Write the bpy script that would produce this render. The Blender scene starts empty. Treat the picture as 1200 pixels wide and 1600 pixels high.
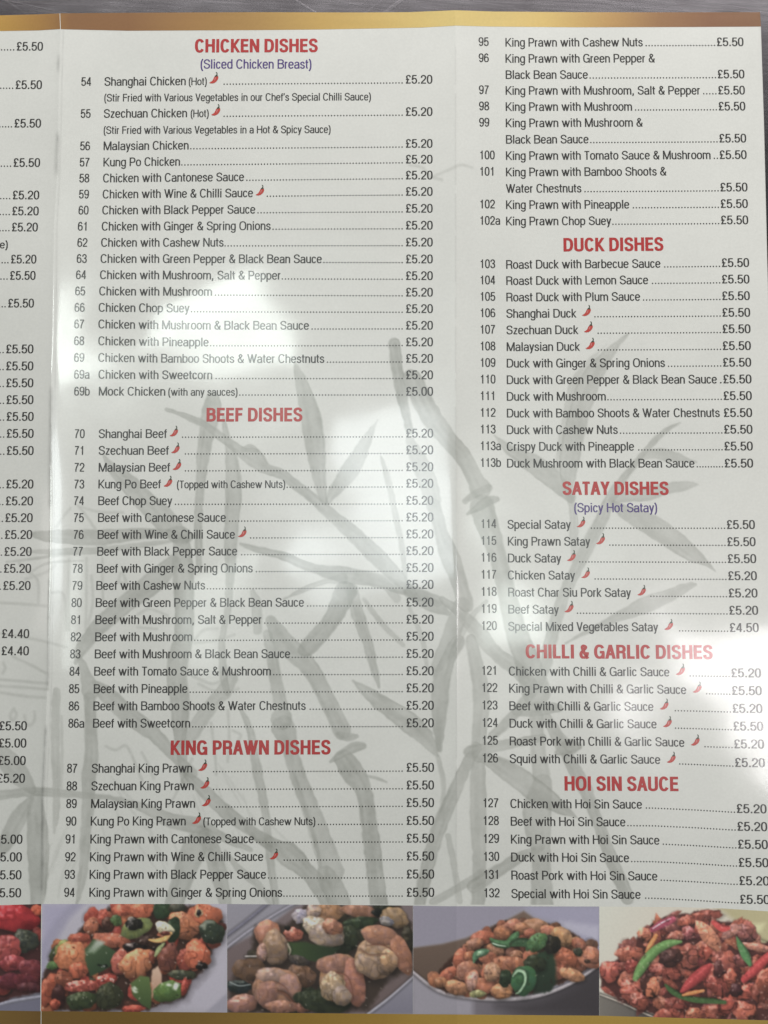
import bpy, math
import numpy as np

# ------------------------------------------------------------------ camera, world, lamps
scene = bpy.context.scene
COL = scene.collection
F = 1300.0                        # focal length in photo pixels (1200 x 1600 frame)
TH = math.radians(3.1)            # the phone is held almost straight above the menu
MM = 0.001
DIST = 0.234
CAM = np.array([0.0, -DIST * math.sin(TH), DIST * math.cos(TH)])

cd = bpy.data.cameras.new('camera')
cd.sensor_fit = 'HORIZONTAL'
cd.sensor_width = 36.0
cd.lens = 36.0 * F / 1200.0
cd.clip_start = 0.01
cd.clip_end = 50.0
cam = bpy.data.objects.new('camera', cd)
COL.objects.link(cam)
cam.location = CAM
cam.rotation_euler = (TH, 0, 0)
scene.camera = cam

world = bpy.data.worlds.new('World')
scene.world = world
world.use_nodes = True
wb = world.node_tree.nodes['Background']
wb.inputs[0].default_value = (0.96, 1.0, 0.84, 1)
wb.inputs[1].default_value = 0.03

scene.view_settings.view_transform = 'Standard'
scene.view_settings.look = 'None'
scene.view_settings.exposure = -0.10
scene.view_settings.gamma = 1.0


def area_lamp(name, loc, target, sx, sy, radiance, col):
    l = bpy.data.lights.new(name, 'AREA')
    l.shape = 'RECTANGLE'
    l.size, l.size_y = sx, sy
    l.energy = radiance * sx * sy * math.pi
    l.color = col
    o = bpy.data.objects.new(name, l)
    COL.objects.link(o)
    o.location = loc
    from mathutils import Vector
    o.rotation_euler = (Vector(target) - Vector(loc)).to_track_quat('-Z', 'Y').to_euler()
    return o


# long low fill light, added beyond the far edge: it gives the fall-off from the top of the menu to its foot
area_lamp('fill_lamp_far', (0.03, 0.51, 0.26), (0, 0.03, 0), 0.80, 0.20, 5.6, (1.0, 0.955, 0.955))
area_lamp('fill_lamp_right', (0.44, -0.06, 0.26), (0.1, -0.03, 0), 0.10, 0.30, 7.4, (1.0, 0.92, 0.91))  # low fill light added to brighten the right side
area_lamp('fill_lamp_left', (-0.44, -0.02, 0.24), (-0.1, -0.02, 0), 0.10, 0.30, 2.0, (1.0, 0.94, 0.92))  # weaker added fill that lifts the left side
# ceiling fittings straight above, mirrored by the coated paper
G_ = (0.91, 1.0, 0.95)
area_lamp('lamp_ceiling_a', (-0.36, 0.45, 1.5), (-0.36, 0.45, 0), 0.22, 0.18, 13.5, G_)
area_lamp('lamp_ceiling_b', (0.00, 0.10, 1.5), (0.00, 0.10, 0), 0.30, 0.40, 8.2, (0.91, 0.99, 1.0))
area_lamp('lamp_ceiling_c', (0.28, 0.02, 1.5), (0.28, 0.02, 0), 0.13, 0.38, 11.5, G_)
area_lamp('lamp_ceiling_d', (0.68, -0.25, 1.5), (0.68, -0.25, 0), 0.20, 0.28, 14.0, (1.0, 0.97, 0.98))
area_lamp('lamp_ceiling_e', (-0.30, -0.13, 1.5), (-0.30, -0.13, 0), 0.12, 0.26, 5.0, G_)

rng = np.random.default_rng(7)

# ------------------------------------------------------------------ geometry of the sheet
CT, ST = math.cos(TH), math.sin(TH)


def rays(px, py):
    a = (np.asarray(px, float) - 600.0) / F
    b = (800.0 - np.asarray(py, float)) / F
    return a, b * CT + ST, b * ST - CT


def plane_pt(px, py, z=0.0):
    dx, dy, dz = rays(px, py)
    t = (z - CAM[2]) / dz
    return CAM[0] + t * dx, CAM[1] + t * dy


# the two folds and the free edges as seen, (x, y) along the sheet
FOLD_L = np.array([(92, -20), (92, 21), (93, 45), (91, 110), (89, 215), (87, 280), (83, 350), (80.5, 560), (79, 700), (78.5, 800),
                   (78, 880), (76, 960), (75, 1050), (71, 1150), (67, 1230), (66, 1350), (64, 1420), (62.5, 1600), (62, 1660)], float)
FOLD_R = np.array([(711, -20), (711, 16), (712, 45), (712, 300), (712, 690), (714, 930), (713.5, 1200), (713, 1400), (714.5, 1500), (714.5, 1660)], float)
EDGE_R = np.array([(1187, -20), (1187.5, 19), (1189, 41), (1194, 200), (1199, 410), (1206, 640), (1218, 1000), (1228, 1300), (1240, 1660)], float)
TOPX = np.array([-700, -300, 0, 60, 92, 130, 200, 400, 560, 640, 711, 770, 900, 1050, 1188, 1260], float)
TOPY = np.array([40, 30, 24, 22.5, 21, 20.5, 20, 19, 19.5, 19, 16, 18, 19, 19.3, 19, 19], float)
GBX = np.array([-700, -300, 0, 60, 93, 130, 200, 400, 500, 600, 660, 712, 770, 900, 1050, 1189, 1260], float)
GBY = np.array([60, 52, 48.5, 47.5, 45.5, 46.5, 48, 47, 46, 44.2, 43, 40, 41.5, 42.5, 42.2, 41.5, 41], float)
BOT = 1632.0


def fold_l(y): return np.interp(y, FOLD_L[:, 1], FOLD_L[:, 0])
def fold_r(y): return np.interp(y, FOLD_R[:, 1], FOLD_R[:, 0])
def edge_r(y): return np.interp(y, EDGE_R[:, 1], EDGE_R[:, 0])


def world_line(pts):
    X, Y = plane_pt(pts[:, 0], pts[:, 1], 0.0028)
    o = np.argsort(Y)
    return X[o], Y[o]


FLX, FLY = world_line(FOLD_L)
FRX, FRY = world_line(FOLD_R)
PX = 0.00018                      # metres per photo pixel on the sheet


def sstep(t):
    t = np.clip(t, 0, 1)
    return t * t * (3 - 2 * t)


def height(X, Y):
    """lie of the sheet above the counter, in metres"""
    py = 800 - Y / PX             # rough photo row, only to say how the lie changes along the sheet
    dl = (X - np.interp(Y, FLY, FLX)) / PX
    dr = (X - np.interp(Y, FRY, FRX)) / PX
    al = 0.9 + 0.9 * sstep((py - 500) / 250) - 0.5 * sstep((py - 1150) / 200)
    h = al * np.where(dl < 0, np.exp(dl / 75), np.exp(-dl / 42))
    h += 1.0 * np.where(dr < 0, np.exp(dr / 60), np.exp(-dr / 60))
    sx = np.clip((X / PX + 600 - 940) / 260, 0, 3)
    h += 2.6 * sx * sx * sstep((py - 850) / 600)
    # slow buckles of a folded, handled sheet
    w = 0.0
    for a, fx, fy, p in ((0.20, .0105, .0040, .4), (0.16, .0060, -.0125, 1.9), (0.09, -.0190, .0120, 4.0), (0.05, .0330, .0150, 2.2), (0.035, -.020, .041, .9)):
        w = w + a * np.sin(fx * X / PX + fy * Y / PX + p)
    h += 0.10 * np.exp(-np.abs(dl) / 5.0) + 0.04 * np.exp(-np.abs(dr) / 4.0)      # the creases themselves
    h += w + 1.1
    return h * MM


def on_sheet(px, py, lift=0.0):
    """where the sight line through a point of the sheet meets the paper"""
    dx, dy, dz = rays(px, py)
    z = np.full(np.shape(dx), 0.0012)
    for _ in range(7):
        t = (z - CAM[2]) / dz
        z = height(CAM[0] + t * dx, CAM[1] + t * dy) + lift
    t = (z - CAM[2]) / dz
    return np.stack([CAM[0] + t * dx, CAM[1] + t * dy, z], -1)


# ------------------------------------------------------------------ mesh helpers
def make_obj(name, verts, faces, mat, parent=None, smooth=False, cols=None, mats=None, fmat=None):
    me = bpy.data.meshes.new(name)
    verts = np.asarray(verts, np.float32)
    if isinstance(faces, np.ndarray):
        n = len(faces)
        k = faces.shape[1]
        me.vertices.add(len(verts))
        me.vertices.foreach_set('co', verts.ravel())
        me.loops.add(n * k)
        me.loops.foreach_set('vertex_index', faces.astype(np.int32).ravel())
        me.polygons.add(n)
        me.polygons.foreach_set('loop_start', np.arange(0, n * k, k, dtype=np.int32))
        me.update(calc_edges=True)
    else:
        me.from_pydata(verts.tolist(), [], faces)
    for m in (mats or [mat]):
        me.materials.append(m)
    if fmat is not None:
        me.polygons.foreach_set('material_index', np.asarray(fmat, np.int32))
    if smooth:
        me.polygons.foreach_set('use_smooth', np.ones(len(me.polygons), bool))
    if cols is not None:
        ca = me.color_attributes.new('print', 'FLOAT_COLOR', 'POINT')
        c4 = np.ones((len(verts), 4), np.float32)
        c4[:, :3] = cols
        ca.data.foreach_set('color', c4.ravel())
    me.validate()
    o = bpy.data.objects.new(name, me)
    COL.objects.link(o)
    if parent:
        o.parent = parent
    return o


def grid_faces(nr, nc):
    i = np.arange(nr * nc).reshape(nr, nc)
    return np.stack([i[:-1, :-1], i[1:, :-1], i[1:, 1:], i[:-1, 1:]], -1).reshape(-1, 4)


def lin(c):
    c = np.asarray(c, float) / 255.0
    return np.where(c <= 0.04045, c / 12.92, ((c + 0.055) / 1.055) ** 2.4)


# ------------------------------------------------------------------ materials
ROUGH = 0.07


def coated(name, col=None, attr=False, rough=ROUGH, ior=1.5):
    m = bpy.data.materials.new(name)
    m.use_nodes = True
    nt = m.node_tree
    b = nt.nodes['Principled BSDF']
    b.inputs['Roughness'].default_value = 0.26
    b.inputs['IOR'].default_value = ior
    if attr:
        a = nt.nodes.new('ShaderNodeVertexColor')
        a.layer_name = 'print'
        src = a.outputs['Color']
    else:
        a = nt.nodes.new('ShaderNodeRGB')
        a.outputs[0].default_value = (*col, 1)
        src = a.outputs[0]
    # fine ink / fibre mottle
    tc = nt.nodes.new('ShaderNodeTexCoord')
    n = nt.nodes.new('ShaderNodeTexNoise')
    n.inputs['Scale'].default_value = 1400
    n.inputs['Detail'].default_value = 3
    nt.links.new(tc.outputs['Object'], n.inputs['Vector'])
    mr = nt.nodes.new('ShaderNodeMapRange')
    mr.inputs['To Min'].default_value = 0.94
    mr.inputs['To Max'].default_value = 1.06
    nt.links.new(n.outputs['Fac'], mr.inputs['Value'])
    mx = nt.nodes.new('ShaderNodeVectorMath')
    mx.operation = 'SCALE'
    nt.links.new(src, mx.inputs[0])
    nt.links.new(mr.outputs[0], mx.inputs['Scale'])
    nt.links.new(mx.outputs[0], b.inputs['Base Color'])
    # a coat of varnish over a duller sheet, smeared by handling
    b.inputs['Coat Weight'].default_value = 0.8
    sm = nt.nodes.new('ShaderNodeTexNoise')
    sm.inputs['Scale'].default_value = 55
    sm.inputs['Detail'].default_value = 6
    sm.inputs['Distortion'].default_value = 1.2
    nt.links.new(tc.outputs['Object'], sm.inputs['Vector'])
    sr = nt.nodes.new('ShaderNodeMapRange')
    sr.inputs['From Min'].default_value = 0.35
    sr.inputs['From Max'].default_value = 0.75
    sr.inputs['To Min'].default_value = rough * 1.0
    sr.inputs['To Max'].default_value = rough * 1.9
    nt.links.new(sm.outputs['Fac'], sr.inputs['Value'])
    nt.links.new(sr.outputs[0], b.inputs['Coat Roughness'])
    # faint orange-peel in the varnish
    n2 = nt.nodes.new('ShaderNodeTexNoise')
    n2.inputs['Scale'].default_value = 260
    n2.inputs['Detail'].default_value = 2
    nt.links.new(tc.outputs['Object'], n2.inputs['Vector'])
    bp = nt.nodes.new('ShaderNodeBump')
    bp.inputs['Strength'].default_value = 0.12
    bp.inputs['Distance'].default_value = 0.00004
    nt.links.new(n2.outputs['Fac'], bp.inputs['Height'])
    nt.links.new(bp.outputs[0], b.inputs['Normal'])
    nt.links.new(bp.outputs[0], b.inputs['Coat Normal'])
    return m


M_PAPER = coated('printed_paper', attr=True)
M_PHOTO = coated('printed_photo', attr=True)
M_INK = coated('dark_grey_ink', (0.062, 0.060, 0.058))
M_RED = coated('red_heading_ink', (0.50, 0.062, 0.062))
M_VIOLET = coated('violet_ink', (0.11, 0.075, 0.24))
M_CHILLI = coated('chilli_red_ink', (0.56, 0.085, 0.07))
M_STALK = coated('chilli_stalk_ink', (0.07, 0.085, 0.06))
M_SHINE = coated('chilli_shine_ink', (0.65, 0.25, 0.24))


def steel():
    m = bpy.data.materials.new('brushed_steel')
    m.use_nodes = True
    nt = m.node_tree
    b = nt.nodes['Principled BSDF']
    b.inputs['Metallic'].default_value = 1.0
    tc = nt.nodes.new('ShaderNodeTexCoord')

    def layer(ang, sc, stretch, lo, hi):
        mp = nt.nodes.new('ShaderNodeMapping')
        mp.inputs['Rotation'].default_value = (0, 0, math.radians(ang))
        mp2 = nt.nodes.new('ShaderNodeMapping')
        mp2.inputs['Scale'].default_value = (sc / stretch, sc, sc)
        n = nt.nodes.new('ShaderNodeTexNoise')
        n.inputs['Scale'].default_value = 1
        n.inputs['Detail'].default_value = 2
        nt.links.new(tc.outputs['Object'], mp.inputs['Vector'])
        nt.links.new(mp.outputs[0], mp2.inputs['Vector'])
        nt.links.new(mp2.outputs[0], n.inputs['Vector'])
        r = nt.nodes.new('ShaderNodeMapRange')
        r.inputs['From Min'].default_value = lo
        r.inputs['From Max'].default_value = hi
        nt.links.new(n.outputs['Fac'], r.inputs['Value'])
        return r.outputs[0]

    def mix(a, c, k):
        s = nt.nodes.new('ShaderNodeMath')
        s.operation = 'MULTIPLY_ADD'
        nt.links.new(a, s.inputs[0])
        s.inputs[1].default_value = k
        if c is None:
            s.inputs[2].default_value = 0
        else:
            nt.links.new(c, s.inputs[2])
        return s.outputs[0]
    t = mix(layer(4, 900, 12, .3, .7), None, .30)
    t = mix(layer(-3, 260, 4, .3, .7), t, .25)
    t = mix(layer(33, 420, 60, .66, .72), t, .30)
    t = mix(layer(-38, 380, 50, .67, .73), t, .28)
    t = mix(layer(12, 500, 80, .65, .72), t, .26)
    t = mix(layer(70, 60, 1, .3, .7), t, .45)
    cr = nt.nodes.new('ShaderNodeValToRGB')
    cr.color_ramp.elements[0].position = 0.1
    cr.color_ramp.elements[0].color = (0.19, 0.18, 0.19, 1)
    cr.color_ramp.elements[1].position = 1.0
    cr.color_ramp.elements[1].color = (0.33, 0.32, 0.335, 1)
    nt.links.new(t, cr.inputs[0])
    nt.links.new(cr.outputs[0], b.inputs['Base Color'])
    b.inputs['Roughness'].default_value = 0.27
    bp = nt.nodes.new('ShaderNodeBump')
    bp.inputs['Strength'].default_value = 0.2
    bp.inputs['Distance'].default_value = 0.0001
    nt.links.new(t, bp.inputs['Height'])
    nt.links.new(bp.outputs[0], b.inputs['Normal'])
    return m


# ------------------------------------------------------------------ the counter
def build_counter():
    x0, x1, y0, y1, z0, z1, r = -0.75, 0.75, -0.42, 0.34, -0.04, 0.0, 0.006
    prof = [(0, z0)] + [(r - r * math.cos(a), z1 - r + r * math.sin(a)) for a in np.linspace(0, math.pi / 2, 6)]
    vs, fs = [], []
    for d, z in prof:
        vs += [(x0 + d, y0 + d, z), (x1 - d, y0 + d, z), (x1 - d, y1 - d, z), (x0 + d, y1 - d, z)]
    n = len(prof)
    for k in range(n - 1):
        for i in range(4):
            j = (i + 1) % 4
            fs.append((4 * k + i, 4 * k + j, 4 * k + 4 + j, 4 * k + 4 + i))
    fs.append((0, 3, 2, 1))
    fs.append((4 * n - 4, 4 * n - 3, 4 * n - 2, 4 * n - 1))
    o = make_obj('counter', vs, fs, steel())
    o['kind'] = 'structure'
    o['label'] = 'scratched brushed steel counter under the menu'


build_counter()
# ------------------------------------------------------------------ the printed ink-wash bamboo, as a coverage map over the sheet
MX0, MY0, MS = -140, 0, 1.5       # map origin and step (photo pixels)
MW, MH = 960, 1107
wash = np.zeros((MH, MW), np.float32)
_yy, _xx = np.mgrid[0:MH, 0:MW]
_yy = (_yy * MS + MY0).astype(np.float32)
_xx = (_xx * MS + MX0).astype(np.float32)


def vnoise(x, y, seed):
    """smooth value noise in 0..1"""
    r = np.random.default_rng(seed).random((64, 64)).astype(np.float32)
    xi, yi = np.floor(x).astype(int), np.floor(y).astype(int)
    fx, fy = x - xi, y - yi
    fx, fy = fx * fx * (3 - 2 * fx), fy * fy * (3 - 2 * fy)
    g = lambda a, b: r[b % 64, a % 64]
    return (g(xi, yi) * (1 - fx) + g(xi + 1, yi) * fx) * (1 - fy) + (g(xi, yi + 1) * (1 - fx) + g(xi + 1, yi + 1) * fx) * fy


def smooth_path(pts, sub=6):
    p = np.asarray(pts, float)
    if len(p) < 3:
        return p
    q = np.vstack([2 * p[0] - p[1], p, 2 * p[-1] - p[-2]])
    out = []
    for i in range(1, len(q) - 2):
        for t in np.linspace(0, 1, sub, endpoint=False):
            a, b, c, d = q[i - 1], q[i], q[i + 1], q[i + 2]
            v = 0.5 * (2 * b + (c - a) * t + (2 * a - 5 * b + 4 * c - d) * t * t + (3 * b - a - 3 * c + d) * t ** 3)
            out.append(v)
    out.append(p[-1])
    out = np.array(out)
    out[:, 2:] = np.maximum(out[:, 2:], 0.3)
    return out


_sk = [0]


def brush(pts, a=0.30, streak=0.5, soft=.95, target=None, edge=0.12):
    """one brush stroke: list of (x, y, full width)"""
    global wash
    _sk[0] += 1
    p = smooth_path([q if len(q) == 3 else (*q, 3) for q in pts])
    m = p[:, 2].max() / 2 + 4
    i0 = int(max(0, (p[:, 0].min() - m - MX0) / MS)); i1 = int(min(MW, (p[:, 0].max() + m - MX0) / MS + 2))
    j0 = int(max(0, (p[:, 1].min() - m - MY0) / MS)); j1 = int(min(MH, (p[:, 1].max() + m - MY0) / MS + 2))
    if i1 <= i0 or j1 <= j0:
        return
    X, Y = _xx[j0:j1, i0:i1], _yy[j0:j1, i0:i1]
    wob = (vnoise(X / 9, Y / 9, _sk[0]) - .5) * 2.2
    best = np.full(X.shape, 1e9, np.float32)
    U = np.zeros(X.shape, np.float32)
    S = np.zeros(X.shape, np.float32)
    acc = 0.0
    for k in range(len(p) - 1):
        ax, ay, aw = p[k]
        bx, by, bw = p[k + 1]
        ex, ey = bx - ax, by - ay
        L2 = ex * ex + ey * ey + 1e-6
        L = math.sqrt(L2)
        t = np.clip(((X - ax) * ex + (Y - ay) * ey) / L2, 0, 1)
        d = np.hypot(X - ax - t * ex, Y - ay - t * ey)
        r = (aw + (bw - aw) * t) / 2
        sd = d - r
        side = np.sign((X - ax) * ey - (Y - ay) * ex)
        b = sd < best
        best = np.where(b, sd, best)
        U = np.where(b, side * d / np.maximum(r, 1), U)
        S = np.where(b, acc + t * L, S)
        acc += L
    best = best + wob * np.clip(p[:, 2].max() / 14, .15, 1)
    cov = np.clip(0.5 - best / (2 * soft), 0, 1)
    st = vnoise(U * 3.0 + 20, S / 46 + _sk[0], _sk[0] + 100)
    st2 = vnoise(X / 30, Y / 30, _sk[0] + 300)
    inner = np.clip(1 + best / np.maximum(3.0, p[:, 2].max() * .18), 0, 1)       # pigment gathers at the rim
    al = 1.08 * a * cov * (1 + streak * (st - .5) * .75 + streak * (st2 - .5) * .8 + edge * inner)
    w = wash[j0:j1, i0:i1]
    wash[j0:j1, i0:i1] = np.maximum(np.maximum(w, al), 1 - (1 - w) * (1 - .38 * al))


# stalks and leaves of the right-hand bamboo
B = brush
B([(616, 538, 19), (623, 594, 18), (633, 642, 14), (640, 672, 13)], .30)
B([(641, 690, 15), (652, 715, 24), (667, 750, 30), (676, 780, 26)], .22)
B([(678, 790, 22), (690, 834, 21), (703, 870, 30), (716, 906, 26), (728, 945, 24)], .27)
B([(644, 592, 30), (660, 625, 32), (677, 656, 32), (703, 690, 28), (724, 714, 27), (744, 750, 26), (750, 764, 34)], .27)
B([(727, 783, 10), (745, 770, 12), (764, 762, 12)], .30)
B([(730, 803, 4), (748, 792, 14), (764, 783, 16), (776, 780, 8)], .31)
B([(753, 792, 38), (762, 822, 36), (779, 873, 26), (793, 931, 30), (807, 988, 34), (826, 1040, 40), (838, 1082, 46)], .27)
B([(806, 1112, 14), (840, 1108, 22), (872, 1106, 14)], .30)
B([(855, 1122, 16), (868, 1146, 20), (880, 1166, 26)], .27)
B([(872, 1176, 10), (888, 1168, 24), (904, 1166, 12)], .30)
B([(886, 1180, 18), (893, 1195, 20), (912, 1228, 22), (927, 1265, 18), (955, 1342, 20), (980, 1402, 22)], .27)
B([(982, 521, 2), (958, 545, 13), (936, 572, 26), (919, 602, 33), (905, 645, 32), (896, 682, 34), (888, 732, 28), (888, 772, 12)], .23)
B([(948, 538, 2), (920, 566, 8), (897, 600, 14), (884, 650, 10), (876, 690, 8), (872, 735, 8), (880, 765, 8)], .16)
B([(772, 680, 2), (788, 696, 12), (802, 707, 18), (838, 728, 30), (868, 752, 28), (892, 778, 16)], .25)
B([(890, 770, 12), (896, 800, 12), (897, 840, 14), (900, 880, 12), (903, 890, 6)], .20)
B([(1063, 660, 2), (1044, 670, 7), (1026, 685, 9), (1008, 706, 9), (981, 739, 12), (954, 778, 18), (939, 814, 20), (915, 859, 22), (900, 890, 20),
   (882, 928, 19), (870, 965, 20), (860, 1002, 20), (852, 1040, 18), (838, 1070, 16), (800, 1120, 16), (770, 1150, 14)], .26)
B([(1000, 718, 8), (1020, 709, 16), (1044, 712, 20), (1070, 718, 10), (1088, 722, 3)], .20)
B([(956, 781, 10), (985, 775, 18), (1008, 772, 22), (1040, 764, 19), (1074, 758, 14), (1090, 757, 5)], .22)
B([(958, 786, 10), (976, 800, 22), (1008, 815, 32), (1050, 842, 32), (1084, 868, 22), (1104, 880, 8), (1118, 893, 2)], .24)
B([(1087, 913, 5), (1072, 918, 14), (1050, 928, 20), (1008, 946, 26), (975, 960, 18), (950, 972, 13), (915, 988, 8), (884, 1005, 3)], .24)
B([(742, 1186, 8), (765, 1188, 20), (802, 1210, 34), (840, 1238, 34), (870, 1258, 24), (902, 1278, 3)], .27)
B([(838, 1120, 22), (840, 1150, 22), (842, 1180, 24), (846, 1210, 28)], .22)
B([(848, 1225, 30), (840, 1262, 44), (840, 1290, 42), (845, 1330, 30), (846, 1370, 32), (847, 1414, 36)], .26)
B([(735, 1175, 22), (770, 1167, 18), (810, 1160, 14), (848, 1152, 12)], .26)
B([(740, 1384, 22), (780, 1360, 20), (815, 1338, 16), (848, 1324, 8)], .26)
B([(736, 1000, 18), (744, 1040, 22), (752, 1090, 26), (748, 1170, 22), (747, 1260, 26), (749, 1340, 22), (747, 1414, 22)], .24)
B([(690, 936, 10), (712, 952, 16), (745, 985, 24), (772, 1018, 22), (800, 1040, 24), (830, 1068, 20)], .25)
B([(716, 1002, 22), (700, 1030, 24), (690, 1062, 28), (686, 1125, 22), (686, 1172, 8)], .28)
B([(722, 945, 26), (708, 985, 28), (697, 1010, 24), (684, 1040, 20)], .25)
B([(760, 940, 6), (736, 965, 10), (712, 1010, 12), (700, 1050, 6)], .18)
# lower middle
B([(552, 1064, 3), (566, 1076, 14), (592, 1096, 24), (634, 1125, 32), (664, 1152, 26), (684, 1181, 6)], .28)
B([(744, 1168, 18), (730, 1194, 18), (706, 1246, 21), (685, 1296, 23), (667, 1356, 21), (656, 1412, 19)], .28)
B([(684, 1182, 7), (693, 1225, 8), (690, 1280, 9)], .2)
B([(676, 1410, 12), (718, 1386, 12), (752, 1364, 12)], .22)
B([(700, 1306, 8), (709, 1350, 10), (718, 1408, 11)], .2)
B([(540, 925, 36), (520, 966, 27), (501, 990, 28), (478, 1014, 26)], .29)
B([(549, 920, 20), (560, 962, 20), (574, 1005, 16), (586, 1050, 12), (592, 1074, 3)], .28)
B([(424, 972, 20), (445, 1005, 32), (484, 1044, 28), (514, 1098, 26), (535, 1142, 28)], .27)
B([(530, 1148, 10), (545, 1152, 14), (557, 1150, 6)], .28)
B([(516, 1190, 4), (534, 1178, 13), (554, 1168, 17), (568, 1166, 10)], .31)
B([(537, 1186, 30), (550, 1205, 36), (568, 1236, 26), (577, 1290, 26), (583, 1335, 27), (592, 1412, 28)], .31)
B([(572, 1212, 3), (588, 1216, 5), (604, 1222, 3)], .22)
B([(418, 990, 14), (424, 1020, 18), (433, 1074, 20), (440, 1110, 22), (440, 1124, 34)], .25)
B([(443, 1138, 38), (452, 1165, 26), (457, 1185, 24), (472, 1230, 26), (496, 1290, 28), (514, 1345, 34), (517, 1362, 42)], .27)
B([(508, 1368, 30), (520, 1386, 36), (531, 1412, 34)], .28)
B([(458, 1210, 8), (474, 1260, 9), (492, 1320, 9), (500, 1352, 6)], .2)
B([(390, 1296, 16), (418, 1316, 22), (440, 1328, 26), (452, 1336, 38), (478, 1360, 26), (502, 1388, 30), (514, 1412, 26)], .28)
B([(286, 1206, 6), (305, 1222, 18), (350, 1266, 22), (395, 1300, 18), (424, 1322, 16)], .26)
B([(376, 1108, 4), (390, 1140, 12), (400, 1195, 15), (410, 1245, 14), (416, 1280, 12), (422, 1343, 12), (431, 1412, 12)], .24)
# leaves round the joint at the centre
B([(461, 565, 2), (466, 585, 14), (473, 604, 22), (486, 654, 32), (493, 702, 30), (500, 750, 20), (506, 784, 12)], .27)
B([(590, 656, 2), (580, 674, 10), (568, 697, 20), (547, 735, 28), (526, 762, 20), (512, 784, 10)], .25)
B([(595, 712, 2), (600, 728, 7), (607, 752, 10), (617, 801, 9), (628, 855, 9), (634, 905, 6)], .22)
B([(260, 640, 4), (292, 651, 10), (322, 665, 12), (352, 688, 14), (378, 706, 18), (395, 714, 28), (415, 732, 18), (439, 740, 16), (478, 770, 16), (514, 801, 18),
   (556, 838, 24), (598, 879, 27), (630, 912, 20), (650, 935, 14)], .27)
B([(380, 702, 8), (392, 700, 12), (402, 704, 6)], .26)
B([(376, 850, 4), (400, 858, 10), (445, 870, 14), (490, 888, 15), (535, 898, 26), (586, 906, 22), (625, 918, 20), (684, 940, 18)], .27)
B([(535, 904, 18), (510, 908, 9), (475, 921, 8), (444, 936, 3)], .24)
B([(568, 936, 6), (595, 972, 9), (630, 1008, 7)], .2)
B([(640, 925, 18), (672, 942, 24), (700, 958, 10)], .27)
B([(620, 935, 14), (600, 912, 16), (560, 900, 18)], .2)
B([(640, 950, 6), (660, 1000, 8), (668, 1050, 5)], .14)
# upright stalks left of centre
B([(332, 622, 20), (331, 642, 30), (323, 675, 24), (317, 717, 20), (312, 767, 14), (310, 830, 13), (311, 885, 9)], .27)
B([(349, 652, 4), (353, 676, 9), (357, 694, 12), (362, 720, 20), (365, 767, 26), (362, 817, 23), (360, 867, 19), (359, 905, 14), (356, 955, 10), (347, 1000, 10), (350, 1060, 14), (356, 1085, 8)], .24)
B([(395, 925, 8), (401, 945, 16), (402, 985, 14)], .2)
B([(161, 710, 3), (176, 732, 16), (195, 750, 27), (228, 784, 34), (258, 814, 37), (284, 842, 26)], .25)
B([(262, 832, 10), (280, 836, 28), (300, 838, 10)], .28)
B([(284, 850, 26), (286, 890, 34), (288, 945, 31), (287, 995, 30), (276, 1045, 33), (281, 1095, 30), (282, 1157, 20), (288, 1220, 12)], .27)
B([(270, 880, 26), (237, 912, 34), (200, 940, 28), (162, 972, 27), (130, 1010, 20), (118, 1036, 6)], .25)
B([(44, 835, 2), (60, 836, 12), (82, 838, 20), (150, 840, 25), (225, 834, 18), (276, 834, 12)], .27)
B([(40, 862, 3), (90, 862, 10), (150, 860, 10), (250, 848, 7), (284, 842, 5)], .22)
B([(10, 878, 3), (60, 872, 5), (100, 866, 5), (150, 864, 3)], .2)
B([(45, 896, 3), (75, 880, 4), (130, 876, 3)], .18)
B([(362, 1060, 20), (350, 1080, 24), (328, 1105, 22), (300, 1145, 24), (286, 1165, 12)], .22)
B([(124, 1026, 8), (134, 1054, 18), (142, 1080, 28)], .22)
B([(140, 1090, 18), (142, 1140, 20), (143, 1180, 22), (138, 1220, 22), (138, 1260, 19), (134, 1300, 17), (132, 1340, 16), (127, 1380, 12), (120, 1412, 5)], .26)
B([(148, 1066, 8), (168, 1086, 26), (210, 1125, 28), (240, 1146, 24), (270, 1180, 17), (300, 1208, 18)], .25)
B([(88, 1080, 12), (86, 1150, 14), (88, 1220, 13), (88, 1265, 11), (85, 1302, 3)], .2)
B([(96, 1120, 4), (97, 1180, 5), (96, 1240, 3)], .15)
B([(-60, 1160, 26), (0, 1180, 32), (26, 1206, 34), (46, 1230, 20), (53, 1240, 6)], .24)
B([(-80, 1246, 14), (0, 1242, 15), (50, 1237, 15), (90, 1239, 14), (128, 1242, 10), (180, 1248, 8), (224, 1262, 14), (270, 1283, 24), (312, 1291, 24), (350, 1309, 14), (392, 1328, 8)], .25)
B([(58, 1240, 12), (55, 1262, 26), (58, 1292, 33), (60, 1340, 34), (60, 1380, 28), (58, 1414, 20)], .26)
B([(48, 1250, 12), (38, 1264, 21), (22, 1290, 27), (6, 1322, 22), (-20, 1352, 12), (-50, 1376, 4)], .25)
B([(316, 1302, 26), (302, 1330, 38), (286, 1372, 34), (272, 1412, 30)], .27)
B([(322, 1306, 24), (336, 1345, 28), (346, 1382, 24), (352, 1414, 20)], .26)
B([(352, 1330, 6), (372, 1356, 11), (404, 1384, 12), (424, 1412, 12)], .2)
B([(300, 1186, 5), (278, 1234, 4), (262, 1262, 2)], .13)
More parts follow.
